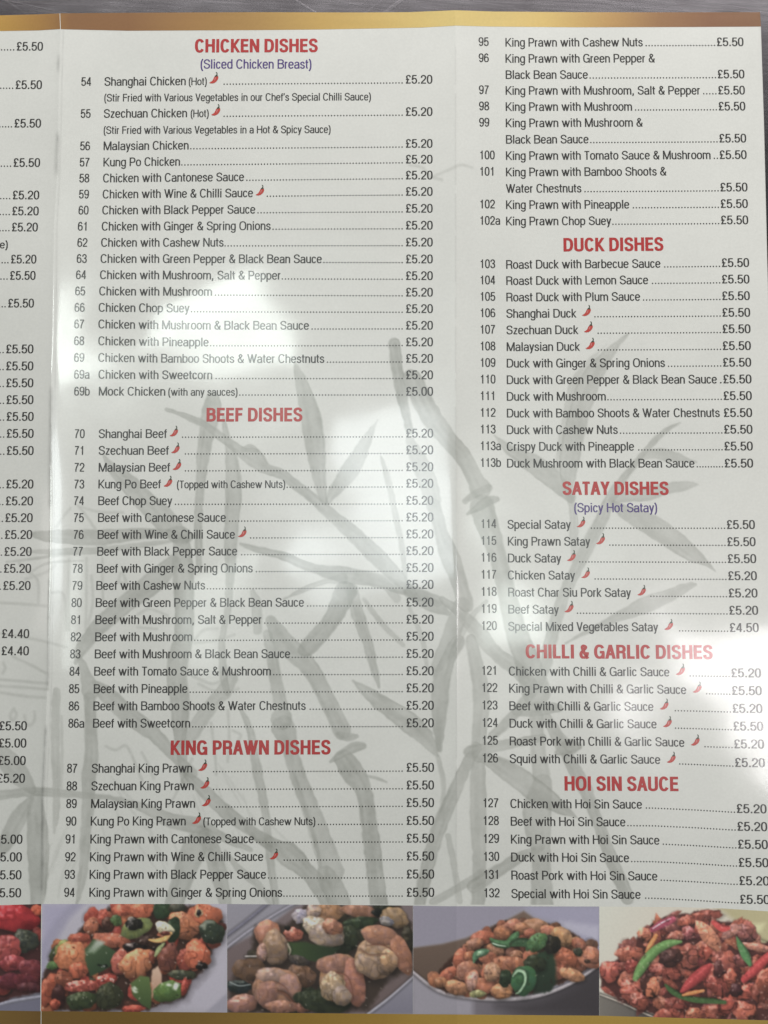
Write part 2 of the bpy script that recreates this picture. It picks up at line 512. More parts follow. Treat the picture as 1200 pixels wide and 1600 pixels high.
# fine line drawing of the house and reeds at the left
for pts in ([(60, 942), (59, 908), (45, 894), (30, 880)], [(-90, 938), (0, 942), (40, 944), (72, 947)], [(0, 990), (50, 998), (104, 1011)],
            [(-90, 1060), (0, 1062), (74, 1068)], [(-60, 1070), (20, 1073), (74, 1077)], [(0, 1082), (40, 1088), (70, 1090)], [(135, 872), (135, 930), (134, 985)],
            [(108, 874), (107, 930), (108, 985)], [(143, 900), (145, 940), (138, 975)], [(160, 872), (160, 905), (161, 940)],
            [(87, 824), (100, 806), (110, 794)], [(122, 790), (136, 808), (150, 828)], [(127, 792), (155, 800), (192, 801)],
            [(40, 905), (70, 895), (86, 884)], [(80, 926), (100, 930), (104, 985)], [(184, 910), (190, 894), (197, 912), (183, 908)],
            [(216, 960), (234, 952), (262, 962)], [(215, 980), (245, 983)], [(304, 1000), (318, 985), (340, 982)], [(304, 1005), (340, 1000), (366, 992)],
            [(310, 1068), (330, 1078), (356, 1082), (372, 1076)], [(300, 1056), (330, 1068), (350, 1062)],
            [(22, 1107), (16, 1118), (20, 1126), (26, 1117), (22, 1108)], [(54, 1112), (54, 1124), (48, 1133), (42, 1132)], [(38, 1118), (40, 1128)],
            [(5, 1036), (8, 1044), (4, 1052)], [(20, 1026), (50, 1040), (72, 1052)],
            [(165, 1166), (180, 1172), (196, 1165), (204, 1176)], [(206, 1180), (214, 1200), (222, 1220)], [(222, 1176), (232, 1196), (240, 1216)],
            [(330, 1130), (336, 1180), (338, 1210)], [(356, 1110), (358, 1150), (356, 1190)], [(364, 1142), (376, 1148), (372, 1158)],
            [(640, 258), (660, 262), (672, 275), (690, 281)], [(676, 276), (700, 266), (720, 258), (738, 262)]):
    B([(x, y, 4.2) for x, y in pts], .15, .3, 1.6)
rg = np.random.default_rng(3)
for k in range(26):               # reeds
    x, y = rg.uniform(150, 420), rg.uniform(1185, 1330)
    L = rg.uniform(30, 90)
    s = rg.uniform(.2, .9)
    B([(x, y, 2.0), (x + L * s * .5, y + L * .45, 3.0), (x + L * s * 1.2, y + L, 1.6)], .10, .3, 1.5)
for k in range(10):
    x, y = rg.uniform(80, 140), rg.uniform(1280, 1350)
    B([(x, y, 1.8), (x - 14, y + 26, 2.8), (x - 22, y + 58, 1.4)], .10, .3, 1.5)
wash[(_yy > 1413) & (_xx > -500)] = 0
# dry-brush speckle over the wash
wash *= .90 + .2 * vnoise(_xx / 6, _yy / 6, 77)

# rubbed, cracked ink along the left fold
wear = np.zeros_like(wash)


def rub(x, y0, y1, w, a):
    global wear
    t = np.clip((_yy - y0) / 12, 0, 1) * np.clip((y1 - _yy) / 12, 0, 1)
    xc = x + (fold_l(_yy) - fold_l((y0 + y1) / 2))
    wear = np.maximum(wear, a * t * np.clip(1 - np.abs(_xx - xc) / w, 0, 1) * (.6 + .8 * vnoise(_xx / 2.5, _yy / 9, 5)))


rub(91, 80, 118, 4, .22)
rub(89, 202, 278, 5, .28)
rub(79, 600, 800, 5, .30)
rub(76, 900, 1080, 4, .28)
rub(67, 1130, 1400, 4, .30)
rub(66, 1230, 1330, 2.4, .45)
rub(85, 20, 1412, 1.6, .16)
_t = np.abs(_xx - fold_r(_yy))
wear = np.maximum(wear, .10 * np.clip(1 - _t / 2.2, 0, 1) * (vnoise(_xx / 3, _yy / 14, 8) > .35))


def sample(mapp, px, py):
    u = np.clip((px - MX0) / MS, 0, MW - 1.001)
    v = np.clip((py - MY0) / MS, 0, MH - 1.001)
    i, j = u.astype(int), v.astype(int)
    a, b = u - i, v - j
    return (mapp[j, i] * (1 - a) + mapp[j, i + 1] * a) * (1 - b) + (mapp[j + 1, i] * (1 - a) + mapp[j + 1, i + 1] * a) * b


# ------------------------------------------------------------------ the menu: three panels of one folded sheet
menu = bpy.data.objects.new('takeaway_menu', None)
COL.objects.link(menu)
menu.location = (0, 0, 0.0)
menu['label'] = 'folded paper takeaway menu with red headings lying open on steel counter'
menu['category'] = 'menu'

PAPER_T = 0.00018


def build_panel(xa, xb, nx, ys, label, free_right=False):
    ny = len(ys)
    s = np.linspace(0, 1, nx)[None, :]
    V = ys[:, None] * np.ones((1, nx))
    U = xa(V) * (1 - s) + xb(V) * s
    ty = np.interp(U, TOPX, TOPY)
    V = ty + (V - 0) * (BOT - ty) / BOT
    U = xa(V) * (1 - s) + xb(V) * s
    P = on_sheet(U, V).reshape(-1, 3)
    base = np.array([0.782, 0.790, 0.744])
    c = np.ones((nx * ny, 3)) * base
    w = sample(wash, U, V).reshape(-1, 1)
    r = sample(wear, U, V).reshape(-1, 1)
    c = c * (1 + .035 * (vnoise(U / 70 + 9, V / 70, 41) - .5) + .02 * (vnoise(U / 17, V / 17, 43) - .5)).reshape(-1, 1)
    c = c * (1 - w * np.array([1.0, .985, 1.03])) * (1 - r)
    f = grid_faces(ny, nx)
    # thickness: a rim and an underside
    idx = np.arange(nx * ny).reshape(ny, nx)
    ring = np.concatenate([idx[0, :], idx[1:, -1], idx[-1, -2::-1], idx[-2:0:-1, 0]])
    n0 = len(P)
    low = P[ring] - np.array([0, 0, PAPER_T])
    k = len(ring)
    a = np.arange(k)
    b = (a + 1) % k
    rim = np.stack([ring[a], ring[b], n0 + b, n0 + a], -1)
    side = np.r_[np.zeros(nx - 1, int), np.ones(ny - 1, int), np.zeros(nx - 1, int), np.full(ny - 1, 2)]
    rim = rim[(side == 0) | ((side == 1) & free_right)]
    P = np.vstack([P, low])
    c = np.vstack([c, np.ones((k, 3)) * base])
    f = np.vstack([f, rim])
    o = make_obj('menu_panel', P, f, M_PAPER, menu, True, c)
    o['label'] = label
    return o


YS = np.linspace(0, BOT, 1040)
panel_a = build_panel(lambda y: fold_l(y) - 330, fold_l, 200, YS, 'left menu panel, only its price column in view')
panel_b = build_panel(fold_l, fold_r, 400, YS, 'middle menu panel with chicken, beef and king prawn dishes')
panel_c = build_panel(fold_r, edge_r, 330, YS, 'right menu panel with duck, satay and hoi sin dishes', True)


def sheet_patch(name, xa, xb, ya, yb, nx, ny, colour, lift=0.00003, mat=None, parent=None):
    """a printed area: grid between x edges (functions of y) and y edges (functions of x)"""
    s = np.linspace(0, 1, nx)[None, :]
    t = np.linspace(0, 1, ny)[:, None]
    V = np.full((ny, nx), 0.5)
    U = xa(ya(s * 0)) * (1 - s) + xb(ya(s * 0)) * s + 0 * V
    for _ in range(3):
        V = ya(U) * (1 - t) + yb(U) * t
        U = xa(V) * (1 - s) + xb(V) * s
    P = on_sheet(U, V, lift).reshape(-1, 3)
    return make_obj(name, P, grid_faces(ny, nx), mat or M_PHOTO, parent, True, colour(U, V, s + 0 * V, t + 0 * V).reshape(-1, 3))


# gold bars printed along the head and the foot of each panel
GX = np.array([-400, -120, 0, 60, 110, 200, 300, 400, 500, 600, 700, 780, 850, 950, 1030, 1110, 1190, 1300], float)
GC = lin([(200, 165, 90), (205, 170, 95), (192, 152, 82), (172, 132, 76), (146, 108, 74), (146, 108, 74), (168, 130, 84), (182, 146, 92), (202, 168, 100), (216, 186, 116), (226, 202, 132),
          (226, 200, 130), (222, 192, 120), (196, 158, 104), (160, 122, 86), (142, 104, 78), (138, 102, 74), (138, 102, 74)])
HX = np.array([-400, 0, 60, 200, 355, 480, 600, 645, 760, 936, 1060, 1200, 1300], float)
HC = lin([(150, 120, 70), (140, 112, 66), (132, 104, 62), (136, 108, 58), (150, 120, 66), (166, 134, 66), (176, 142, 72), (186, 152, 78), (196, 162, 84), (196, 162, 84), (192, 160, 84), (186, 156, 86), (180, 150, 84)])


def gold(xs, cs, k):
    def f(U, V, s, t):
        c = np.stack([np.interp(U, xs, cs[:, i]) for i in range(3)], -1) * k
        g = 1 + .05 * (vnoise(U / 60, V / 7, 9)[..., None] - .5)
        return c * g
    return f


top_edge = lambda x: np.interp(x, TOPX, TOPY) + 0.0
band_edge = lambda x: np.interp(x, GBX, GBY)
FOOT = lambda x: np.interp(x, [-700, 0, 62, 350, 355, 645, 936, 1188, 1300], [1578, 1579, 1580, 1582, 1582, 1584.5, 1587, 1594, 1598])
PHTOP = lambda x: np.interp(x, [-700, 0, 62, 350, 645, 700, 936, 1060, 1130, 1200, 1300], [1416, 1414.5, 1412.5, 1412.5, 1415, 1416, 1416.5, 1417.5, 1419.5, 1424, 1431])
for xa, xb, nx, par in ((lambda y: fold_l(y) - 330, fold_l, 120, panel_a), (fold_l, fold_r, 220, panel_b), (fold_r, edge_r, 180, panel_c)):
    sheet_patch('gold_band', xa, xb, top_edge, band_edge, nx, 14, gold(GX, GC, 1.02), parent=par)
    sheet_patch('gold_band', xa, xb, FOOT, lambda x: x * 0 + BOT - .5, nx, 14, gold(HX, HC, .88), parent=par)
# ------------------------------------------------------------------ the five food photographs printed along the foot
class Print:
    """a little painter for a printed photograph: colours are ink colours (sRGB), origin and scale as traced"""

    def __init__(s, x0, x1, y0, y1, ox, oy, k, seed):
        s.x0, s.y0 = x0, y0
        s.w, s.h = int(x1 - x0) + 2, int(y1 - y0) + 2
        s.yy, s.xx = np.mgrid[0:s.h, 0:s.w].astype(np.float32)
        s.tx, s.ty = (s.xx + x0 - ox) * k, (s.yy + y0 - oy) * k         # traced coordinates of every pixel
        s.k = k
        s.img = np.zeros((s.h, s.w, 3), np.float32)
        s.r = np.random.default_rng(seed)
        s.n1 = s.noise(3.2)
        s.n2 = s.noise(9)
        s.n3 = s.noise(1.5)

    def noise(s, sc):
        return vnoise(s.xx / sc + 7, s.yy / sc + 3, int(s.r.integers(1e6))) - .5

    def lay(s, cov, col):
        s.img = s.img * (1 - cov[..., None]) + np.asarray(col, np.float32) * cov[..., None]

    def fill(s, c0, c1=None, ang=90):
        a = math.radians(ang)
        t = (s.xx / s.w) * math.cos(a) + (s.yy / s.h) * math.sin(a)
        c0 = np.array(c0, np.float32)
        c1 = np.array(c1 if c1 is not None else c0, np.float32)
        s.img = c0 + (c1 - c0) * t[..., None]

    def inside(s, poly):
        p = np.asarray(poly, float)
        ins = np.zeros(s.tx.shape, bool)
        dist = np.full(s.tx.shape, 1e9)
        for i in range(len(p)):
            ax, ay = p[i]
            bx, by = p[(i + 1) % len(p)]
            c = (ay > s.ty) != (by > s.ty)
            ins ^= c & (s.tx < (bx - ax) * (s.ty - ay) / (by - ay + 1e-9) + ax)
            t = np.clip(((s.tx - ax) * (bx - ax) + (s.ty - ay) * (by - ay)) / ((bx - ax) ** 2 + (by - ay) ** 2 + 1e-9), 0, 1)
            dist = np.minimum(dist, np.hypot(s.tx - ax - t * (bx - ax), s.ty - ay - t * (by - ay)))
        return np.where(ins, dist, -dist)

    def poly(s, pts, col, soft=3.0, rag=0.0, col2=None, ang=90, a=1.0):
        d = s.inside(pts) + s.n2 * rag * 2 + s.n1 * rag
        cov = np.clip(d / soft * .5 + .5, 0, 1) * a
        c = np.array(col, np.float32)
        if col2 is not None:
            p = np.asarray(pts, float)
            g = math.radians(ang)
            u = s.tx * math.cos(g) + s.ty * math.sin(g)
            v = p[:, 0] * math.cos(g) + p[:, 1] * math.sin(g)
            t = np.clip((u - v.min()) / (v.max() - v.min()), 0, 1)
            c = c + (np.array(col2, np.float32) - c) * t[..., None]
        s.lay(cov, c)
        return d

    def blob(s, x, y, rx, ry, col, ang=0, rag=.18, tex=.16, dome=.55, shine=.25, dark=.5, lobes=None):
        """a morsel of food: ragged outline, rounded shading, crust texture, wet shine"""
        g = math.radians(ang)
        u = ((s.tx - x) * math.cos(g) + (s.ty - y) * math.sin(g)) / rx
        v = (-(s.tx - x) * math.sin(g) + (s.ty - y) * math.cos(g)) / ry
        th = np.arctan2(v, u)
        ph = s.r.uniform(0, 6.28, 4)
        R = 1 + .7 * rag * (.5 * np.sin(2 * th + ph[0]) + .35 * np.sin(3 * th + ph[1]) + .3 * np.sin(5 * th + ph[2]) + .22 * np.sin(9 * th + ph[3])) + .45 * rag * s.n2
        q = np.hypot(u, v) / R
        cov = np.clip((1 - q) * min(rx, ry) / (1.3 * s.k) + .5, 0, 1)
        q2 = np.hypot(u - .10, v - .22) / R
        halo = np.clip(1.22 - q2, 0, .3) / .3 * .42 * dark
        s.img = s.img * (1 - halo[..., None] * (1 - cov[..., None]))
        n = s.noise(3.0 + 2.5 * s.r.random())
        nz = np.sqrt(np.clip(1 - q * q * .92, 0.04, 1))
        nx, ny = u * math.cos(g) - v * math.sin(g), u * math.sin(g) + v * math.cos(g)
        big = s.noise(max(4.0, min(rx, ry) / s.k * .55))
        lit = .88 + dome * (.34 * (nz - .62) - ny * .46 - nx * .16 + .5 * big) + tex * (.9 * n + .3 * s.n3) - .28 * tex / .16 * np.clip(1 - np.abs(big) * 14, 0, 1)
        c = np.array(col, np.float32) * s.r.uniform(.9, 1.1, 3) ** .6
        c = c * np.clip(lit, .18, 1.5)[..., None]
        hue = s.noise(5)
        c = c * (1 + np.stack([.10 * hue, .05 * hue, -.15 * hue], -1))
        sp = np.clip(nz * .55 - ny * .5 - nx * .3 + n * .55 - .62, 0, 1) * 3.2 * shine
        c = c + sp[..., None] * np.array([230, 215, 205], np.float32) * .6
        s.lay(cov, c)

    def strip(s, pts, col, tex=.08, shine=.2, dome=.4, dark=.5):
        """a cut strip of vegetable: (x, y, width) along its length"""
        p = smooth_path(pts, 7)
        best = np.full(s.tx.shape, 1e9)
        U = np.zeros(s.tx.shape)
        for i in range(len(p) - 1):
            ax, ay, aw = p[i]
            bx, by, bw = p[i + 1]
            ex, ey = bx - ax, by - ay
            t = np.clip(((s.tx - ax) * ex + (s.ty - ay) * ey) / (ex * ex + ey * ey + 1e-6), 0, 1)
            d = np.hypot(s.tx - ax - t * ex, s.ty - ay - t * ey)
            r = (aw + (bw - aw) * t) / 2
            b = d - r < best
            best = np.where(b, d - r, best)
            U = np.where(b, ((s.tx - ax) * ey - (s.ty - ay) * ex) / math.hypot(ex, ey) / np.maximum(r, 1), U)
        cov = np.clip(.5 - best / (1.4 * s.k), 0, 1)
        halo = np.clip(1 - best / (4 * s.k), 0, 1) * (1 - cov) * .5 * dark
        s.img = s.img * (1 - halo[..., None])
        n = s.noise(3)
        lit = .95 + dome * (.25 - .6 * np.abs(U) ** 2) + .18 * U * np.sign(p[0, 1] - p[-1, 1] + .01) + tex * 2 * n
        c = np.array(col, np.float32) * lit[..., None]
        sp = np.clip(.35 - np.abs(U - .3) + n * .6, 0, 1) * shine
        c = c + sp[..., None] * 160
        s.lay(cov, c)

    def crumbs(s, poly, cols, n, r0, r1, asp=(.55, .95), **kw):
        kw = {**dict(dome=.34, tex=.12, shine=.15, dark=.4), **kw}
        p = np.asarray(poly, float)
        k = 0
        m = s.inside(poly)
        ok = np.argwhere(m > 2)
        for i in range(n):
            j, q = ok[s.r.integers(len(ok))]
            c = cols[s.r.integers(len(cols))]
            r = s.r.uniform(r0, r1)
            s.blob(s.tx[j, q], s.ty[j, q], r, r * s.r.uniform(*asp), c, s.r.uniform(0, 180), **kw)

    def specks(s, poly, n, r0, r1, col, a=.8):
        m = s.inside(poly)
        ok = np.argwhere(m > 2)
        for i in range(n):
            j, q = ok[s.r.integers(len(ok))]
            r = s.r.uniform(r0, r1)
            an = s.r.uniform(0, 3.14)
            u = (s.tx - s.tx[j, q]) * math.cos(an) + (s.ty - s.ty[j, q]) * math.sin(an)
            v = -(s.tx - s.tx[j, q]) * math.sin(an) + (s.ty - s.ty[j, q]) * math.cos(an)
            s.lay(np.clip(1.4 - np.hypot(u / r, v / (r * .5)), 0, 1) * a, col)

    def blur(s, n=1):
        for _ in range(n):
            p = np.pad(s.img, ((1, 1), (1, 1), (0, 0)), 'edge')
            s.img = (p[:-2, 1:-1] + p[2:, 1:-1] + p[1:-1, :-2] + p[1:-1, 2:] + 4 * p[1:-1, 1:-1]) / 8

    def colour(s, U, V, a, b):
        u = np.clip(U - s.x0, 0, s.w - 1.001)
        v = np.clip(V - s.y0, 0, s.h - 1.001)
        i, j = u.astype(int), v.astype(int)
        fa, fb = (u - i)[..., None], (v - j)[..., None]
        m = s.img
        c = (m[j, i] * (1 - fa) + m[j, i + 1] * fa) * (1 - fb) + (m[j + 1, i] * (1 - fa) + m[j + 1, i + 1] * fa) * fb
        c = lin(np.clip(c, 0, 255)) * s.gain
        g = c.mean(-1, keepdims=True)
        return np.clip((c * .80 + g * .20) * .96 + .016, 0.004, .84)  # raised blacks paint a faint reflected veil into the print

    gain = 1.0


def photo_left():
    p = Print(-240, 64, 1408, 1592, 0, 1390, 3.0, 11)
    p.fill((150, 142, 160), (125, 125, 140))
    p.poly([(-800, 60), (200, 60), (200, 480), (90, 500), (-80, 560), (-800, 620)], (70, 38, 38), 8, 6)
    p.crumbs([(-780, 80), (190, 80), (190, 470), (-60, 520), (-780, 560)], [(150, 58, 52), (120, 44, 44), (165, 80, 56), (60, 62, 48)], 60, 22, 60)
    p.blob(60, 130, 120, 70, (182, 26, 34), 8, .12, .06, .6, .55)
    p.blob(175, 95, 28, 26, (205, 95, 50), 0, .2)
    p.blob(118, 242, 66, 54, (62, 70, 58), 20, .2, .12, .5, .3)
    p.blob(30, 275, 70, 62, (165, 66, 66), 10, .16, .14, .5, .5)
    p.blob(60, 345, 60, 40, (158, 58, 60), 0, .2, .16, .5, .4)
    p.blob(150, 385, 62, 60, (118, 44, 52), 0, .2, .14)
    p.blob(60, 430, 80, 40, (104, 42, 48), 0, .2, .14)
    p.blob(140, 460, 70, 24, (88, 40, 44), 0, .2, .14)
    p.specks([(-400, 300), (190, 260), (190, 440), (-400, 480)], 26, 4, 9, (200, 120, 115), .5)
    p.strip([(-300, 600, 16), (-40, 548, 16), (60, 522, 16), (200, 500, 14)], (150, 148, 165), .04, .2)
    p.poly([(-240, 600), (0, 545), (110, 525), (190, 512), (190, 600)], (112, 110, 130), 6)
    p.blur(2)
    return p


def photo_pepper():
    p = Print(60, 358, 1408, 1592, 0, 1390, 3.0, 21)
    p.fill((176, 171, 184), (160, 155, 166))
    p.poly([(190, 60), (380, 60), (300, 140), (230, 260), (190, 420)], (158, 153, 178), 30)
    p.poly([(400, 60), (330, 130), (260, 250), (230, 330), (190, 440), (190, 260), (260, 140), (340, 60)], (140, 136, 160), 14, a=.6)
    p.poly([(1070, 280), (1000, 380), (900, 470), (800, 560), (1070, 575)], (176, 170, 184), 20, a=.8)
    p.poly([(1070, 480), (980, 560), (960, 580), (1070, 580)], (150, 146, 160), 8)
    mass = [(195, 420), (230, 345), (262, 260), (350, 222), (410, 135), (480, 98), (540, 72), (950, 72), (1035, 110), (1048, 205), (990, 285), (965, 370), (885, 445),
            (865, 500), (700, 562), (400, 568), (195, 568)]
    p.poly([(q[0] + 14, q[1] + 16) for q in mass], (96, 88, 96), 26, 6, a=.75)
    p.poly(mass, (62, 40, 32), 8, 8)
    Ch = [(188, 100, 60), (172, 84, 52), (150, 70, 46), (176, 60, 44)]
    p.crumbs(mass, Ch + [(60, 70, 46), (84, 42, 32)], 70, 22, 50)
    G, DG, BG = (80, 100, 60), (48, 66, 44), (122, 142, 72)
    p.blob(430, 170, 34, 46, (180, 90, 66), 20)
    p.blob(482, 130, 26, 40, (190, 78, 54), 0)
    p.blob(570, 98, 46, 30, (190, 92, 58), 0)
    p.blob(665, 95, 58, 40, (196, 96, 60), 0, .22)
    p.blob(760, 95, 44, 44, DG, 10, .14, .06, .4, .3)
    p.blob(830, 86, 40, 24, (60, 62, 50))
    p.blob(960, 118, 80, 52, (205, 102, 62), 10, .18)
    p.blob(932, 110, 20, 19, (224, 170, 130), 0, .3)
    p.blob(932, 108, 12, 15, (26, 22, 22), 20, .3, .1, .3, .3)
    p.blob(860, 170, 76, 62, (196, 108, 66), 15, .2)
    p.blob(810, 190, 36, 62, DG, 12, .12, .06, .4, .3)
    p.blob(992, 200, 60, 56, (50, 66, 48), 30, .18, .08, .5, .5)
    p.blob(380, 225, 42, 24, (168, 74, 50), 0)
    p.blob(520, 236, 82, 36, (176, 96, 66), 8, .18)
    p.blob(505, 165, 30, 36, (76, 46, 36), 0)
    p.blob(545, 145, 28, 26, G, 0)
    p.blob(300, 282, 46, 44, BG, -30, .2, .1, .5, .2)
    p.blob(245, 356, 28, 20, (82, 118, 62))
    p.blob(700, 250, 70, 46, (58, 38, 32))
    p.blob(630, 270, 52, 22, (34, 28, 28), 0, .3, .2, .5, .8)
    p.blob(640, 180, 78, 44, BG, -18, .12, .06, .45, .3)
    p.blob(628, 160, 42, 30, (40, 34, 30), -10, .25, .3, .5, .7)
    p.blob(772, 182, 46, 30, (222, 196, 170), 25, .15, .08)
    p.strip([(800, 205, 16), (770, 232, 26), (730, 240, 20), (700, 236, 10)], (214, 160, 84))
    p.blob(775, 205, 24, 10, (104, 50, 38))
    p.blob(340, 318, 82, 74, (202, 112, 66), -20, .2)
    p.blob(366, 380, 46, 40, (186, 88, 52), 0)
    p.poly([(395, 280), (440, 232), (545, 292), (536, 350), (480, 385), (420, 410), (404, 340)], (76, 96, 62), 4, 3, (46, 66, 42), 60)
    p.poly([(398, 300), (455, 236), (492, 248), (440, 300)], (176, 180, 168), 8, 4, (120, 140, 110))
    p.specks([(460, 345), (510, 345), (510, 372), (460, 372)], 6, 5, 11, (20, 26, 20), .9)
    p.specks([(470, 345), (505, 345), (505, 368), (470, 368)], 3, 3, 6, (220, 220, 215), .8)
    p.blob(560, 340, 40, 60, (186, 90, 66), 15)
    p.blob(640, 345, 92, 58, (202, 116, 68), -28, .2)
    p.blob(715, 315, 18, 30, (140, 66, 44))
    p.strip([(770, 252, 8), (745, 280, 24), (728, 310, 12)], (150, 160, 104))
    p.blob(790, 320, 44, 72, (118, 68, 52), 10)
    p.blob(870, 330, 44, 54, (150, 60, 46), 0)
    p.blob(925, 310, 66, 66, (204, 96, 58), -35, .22)
    p.blob(945, 358, 26, 20, (34, 26, 26), 0, .3, .2, .4, .6)
    p.blob(232, 470, 42, 84, (168, 72, 42), 12)
    p.blob(300, 425, 44, 46, (142, 70, 48))
    p.blob(400, 452, 100, 28, (178, 76, 58), -6, .25, .25, .5, .6)
    p.blob(500, 425, 50, 34, (170, 62, 48), -20, .25, .25, .5, .8)
    p.blob(275, 500, 34, 54, (60, 32, 28))
    p.blob(258, 540, 26, 26, (150, 60, 34))
    p.blob(385, 520, 72, 44, (56, 66, 40), -12, .16, .1, .5, .4)
    p.blob(512, 500, 62, 66, (60, 62, 40), 0, .16, .12, .4, .2)
    p.poly([(610, 440), (655, 405), (700, 410), (712, 480), (705, 562), (664, 540), (624, 498)], (90, 112, 58), 4, 2, (58, 78, 40))
    p.specks([(625, 440), (660, 440), (650, 490), (620, 490)], 4, 8, 16, (205, 212, 190), .85)
    p.poly([(715, 380), (740, 360), (758, 400), (756, 440), (712, 506), (708, 430)], (206, 172, 146), 4, 3, (176, 128, 100))
    p.blob(855, 400, 66, 24, (66, 74, 50))
    p.blob(790, 478, 76, 48, (86, 112, 54), -20, .14, .06, .45, .2)
    p.specks([(770, 440), (830, 435), (825, 470), (775, 470)], 4, 12, 20, (215, 222, 205), .9)
    p.blob(865, 455, 16, 46, (176, 62, 46), 10)
    p.blob(625, 560, 54, 20, (176, 62, 42), 0)
    p.specks(mass, 70, 3, 7, (238, 226, 214), .55)
    p.specks(mass, 50, 4, 8, (28, 20, 18), .6)
    p.specks([(480, 400), (540, 395), (545, 440), (470, 440)], 9, 4, 8, (245, 225, 215), .8)
    p.blur(2)
    return p


def photo_prawn():
    p = Print(352, 648, 1408, 1592, 330, 1390, 3.43, 31)
    p.fill((172, 168, 182), (160, 152, 158))
    p.poly([(80, 320), (300, 200), (450, 90), (560, 70), (1090, 70), (1090, 480), (840, 665), (80, 665)], (142, 124, 126), 10, 0, (120, 100, 98))
    p.strip([(70, 322, 14), (220, 210, 12), (400, 100, 12), (460, 70, 12)], (186, 180, 196), .04, .1)
    p.strip([(70, 258, 16), (200, 160, 16), (310, 70, 14)], (134, 130, 150), .04, .1)
    p.poly([(835, 665), (940, 590), (1090, 470), (1090, 665)], (158, 154, 170), 8, 0, (140, 136, 154))
    p.strip([(840, 668, 14), (950, 585, 14), (1090, 462, 12)], (186, 182, 196), .03, .1)
    mass = [(95, 640), (110, 480), (200, 370), (245, 190), (400, 190), (500, 90), (1010, 85), (1075, 180), (1080, 440), (960, 470), (840, 640), (700, 655), (95, 660)]
    p.poly(mass, (72, 58, 50), 14, 8)
    p.crumbs(mass, [(104, 78, 58), (70, 66, 50), (120, 84, 66), (58, 66, 48)], 24, 30, 60, shine=.1)
    O, P, C = (196, 128, 96), (190, 146, 122), (206, 186, 166)
    DG = (58, 72, 50)
    p.blob(480, 140, 48, 40, (204, 188, 186), -30, .25, .14, .5, .5)
    p.blob(610, 125, 104, 56, (198, 132, 92), 0, .14, .1, .55, .2)
    p.blob(550, 110, 40, 40, (214, 196, 176), 0, .2)
    p.blob(795, 115, 96, 38, (176, 132, 100), 6, .14, .1)
    p.blob(800, 178, 92, 34, DG, -4, .16, .1)
    p.blob(930, 100, 66, 24, (50, 58, 44), 8)
    p.blob(895, 125, 36, 20, (30, 34, 30), 0, .2)
    p.blob(985, 150, 80, 50, (184, 146, 112), 22, .16, .1)
    p.blob(940, 170, 44, 24, (172, 164, 150), 20)
    p.blob(720, 270, 66, 80, (62, 68, 46), 20)
    p.blob(1052, 270, 34, 80, (62, 60, 46), 0)
    p.blob(560, 200, 76, 54, C, 20, .18, .12, .5, .6)
    p.blob(620, 245, 100, 66, (204, 172, 146), 10, .14, .1, .55, .2)
    p.blob(650, 200, 60, 40, (190, 134, 96), 10, .2)
    p.blob(440, 240, 56, 36, (204, 112, 80), 0, .2, .14, .5, .6)
    p.blob(410, 206, 17, 13, (30, 30, 28))
    p.blob(300, 235, 70, 70, (206, 138, 102), 25, .14, .08, .6, .2)
    p.blob(345, 310, 72, 92, (196, 144, 116), -10, .14, .1, .55, .2)
    p.blob(270, 340, 30, 50, (196, 156, 126), 0)
    p.poly([(410, 285), (500, 278), (600, 300), (690, 310), (650, 355), (560, 385), (450, 370), (410, 330)], (72, 96, 52), 6, 4, (46, 60, 42), 0)
    p.strip([(412, 292, 12), (425, 325, 10), (418, 350, 6)], (188, 176, 150))
    p.blob(200, 425, 84, 62, (132, 100, 72), -8, .14, .1, .5, .15)
    p.strip([(185, 358, 10), (240, 357, 10)], (196, 186, 180))
    p.blob(486, 460, 80, 62, (132, 98, 74), 15, .16)
    p.blob(470, 380, 60, 26, (92, 88, 78), 12)
    p.blob(150, 520, 70, 34, (54, 62, 62), 6, .18, .1, .4, .5)
    p.strip([(100, 495, 6), (150, 515, 8), (210, 508, 6)], (170, 180, 178))
    p.blob(165, 610, 84, 52, (190, 134, 112), -10, .14, .1, .5, .6)
    # curled prawns
    p.blob(350, 530, 134, 112, (196, 144, 114), 10, .09, .1, .5, .15)
    p.blob(330, 462, 96, 40, (212, 168, 138), 8, .1, .08, .4, .3, .12)
    p.blob(420, 520, 52, 74, (204, 154, 126), -24, .1, .08, .4, .15, .12)
    p.strip([(262, 500, 3), (330, 492, 6), (392, 520, 6), (424, 570, 4)], (160, 106, 82), .03, 0, .1, .1)
    p.strip([(350, 540, 10), (400, 560, 16), (440, 606, 10)], (128, 82, 62), .1, 0)
    p.blob(300, 560, 52, 76, (204, 140, 112), 12, .1, .1, .5, .1)
    p.blob(380, 628, 90, 36, (176, 120, 100), 0, .12)
    p.blob(490, 630, 42, 30, (176, 112, 96))
    p.blob(600, 600, 150, 62, (58, 70, 48), 8, .14, .1, .45, .2)
    p.blob(700, 480, 120, 130, (190, 132, 98), 0, .08, .1, .5, .15)
    p.blob(660, 400, 96, 56, (206, 144, 110), -4, .1, .08, .4, .2, .12)
    p.blob(770, 500, 56, 128, (200, 136, 104), -10, .1, .08, .4, .12, .15)
    p.strip([(606, 470, 4), (660, 446, 7), (724, 462, 6), (752, 520, 5), (760, 590, 3)], (150, 92, 68), .03, 0, .1, .1)
    p.blob(650, 520, 70, 74, (206, 162, 134), 20, .14, .14, .5, .4)
    p.blob(700, 570, 52, 54, (196, 152, 124), 10, .14, .14, .5, .2)
    p.blob(880, 370, 112, 110, (190, 142, 110), 15, .1, .1, .5, .15)
    p.blob(900, 244, 96, 56, (206, 142, 106), 12, .1, .08, .4, .15, .12)
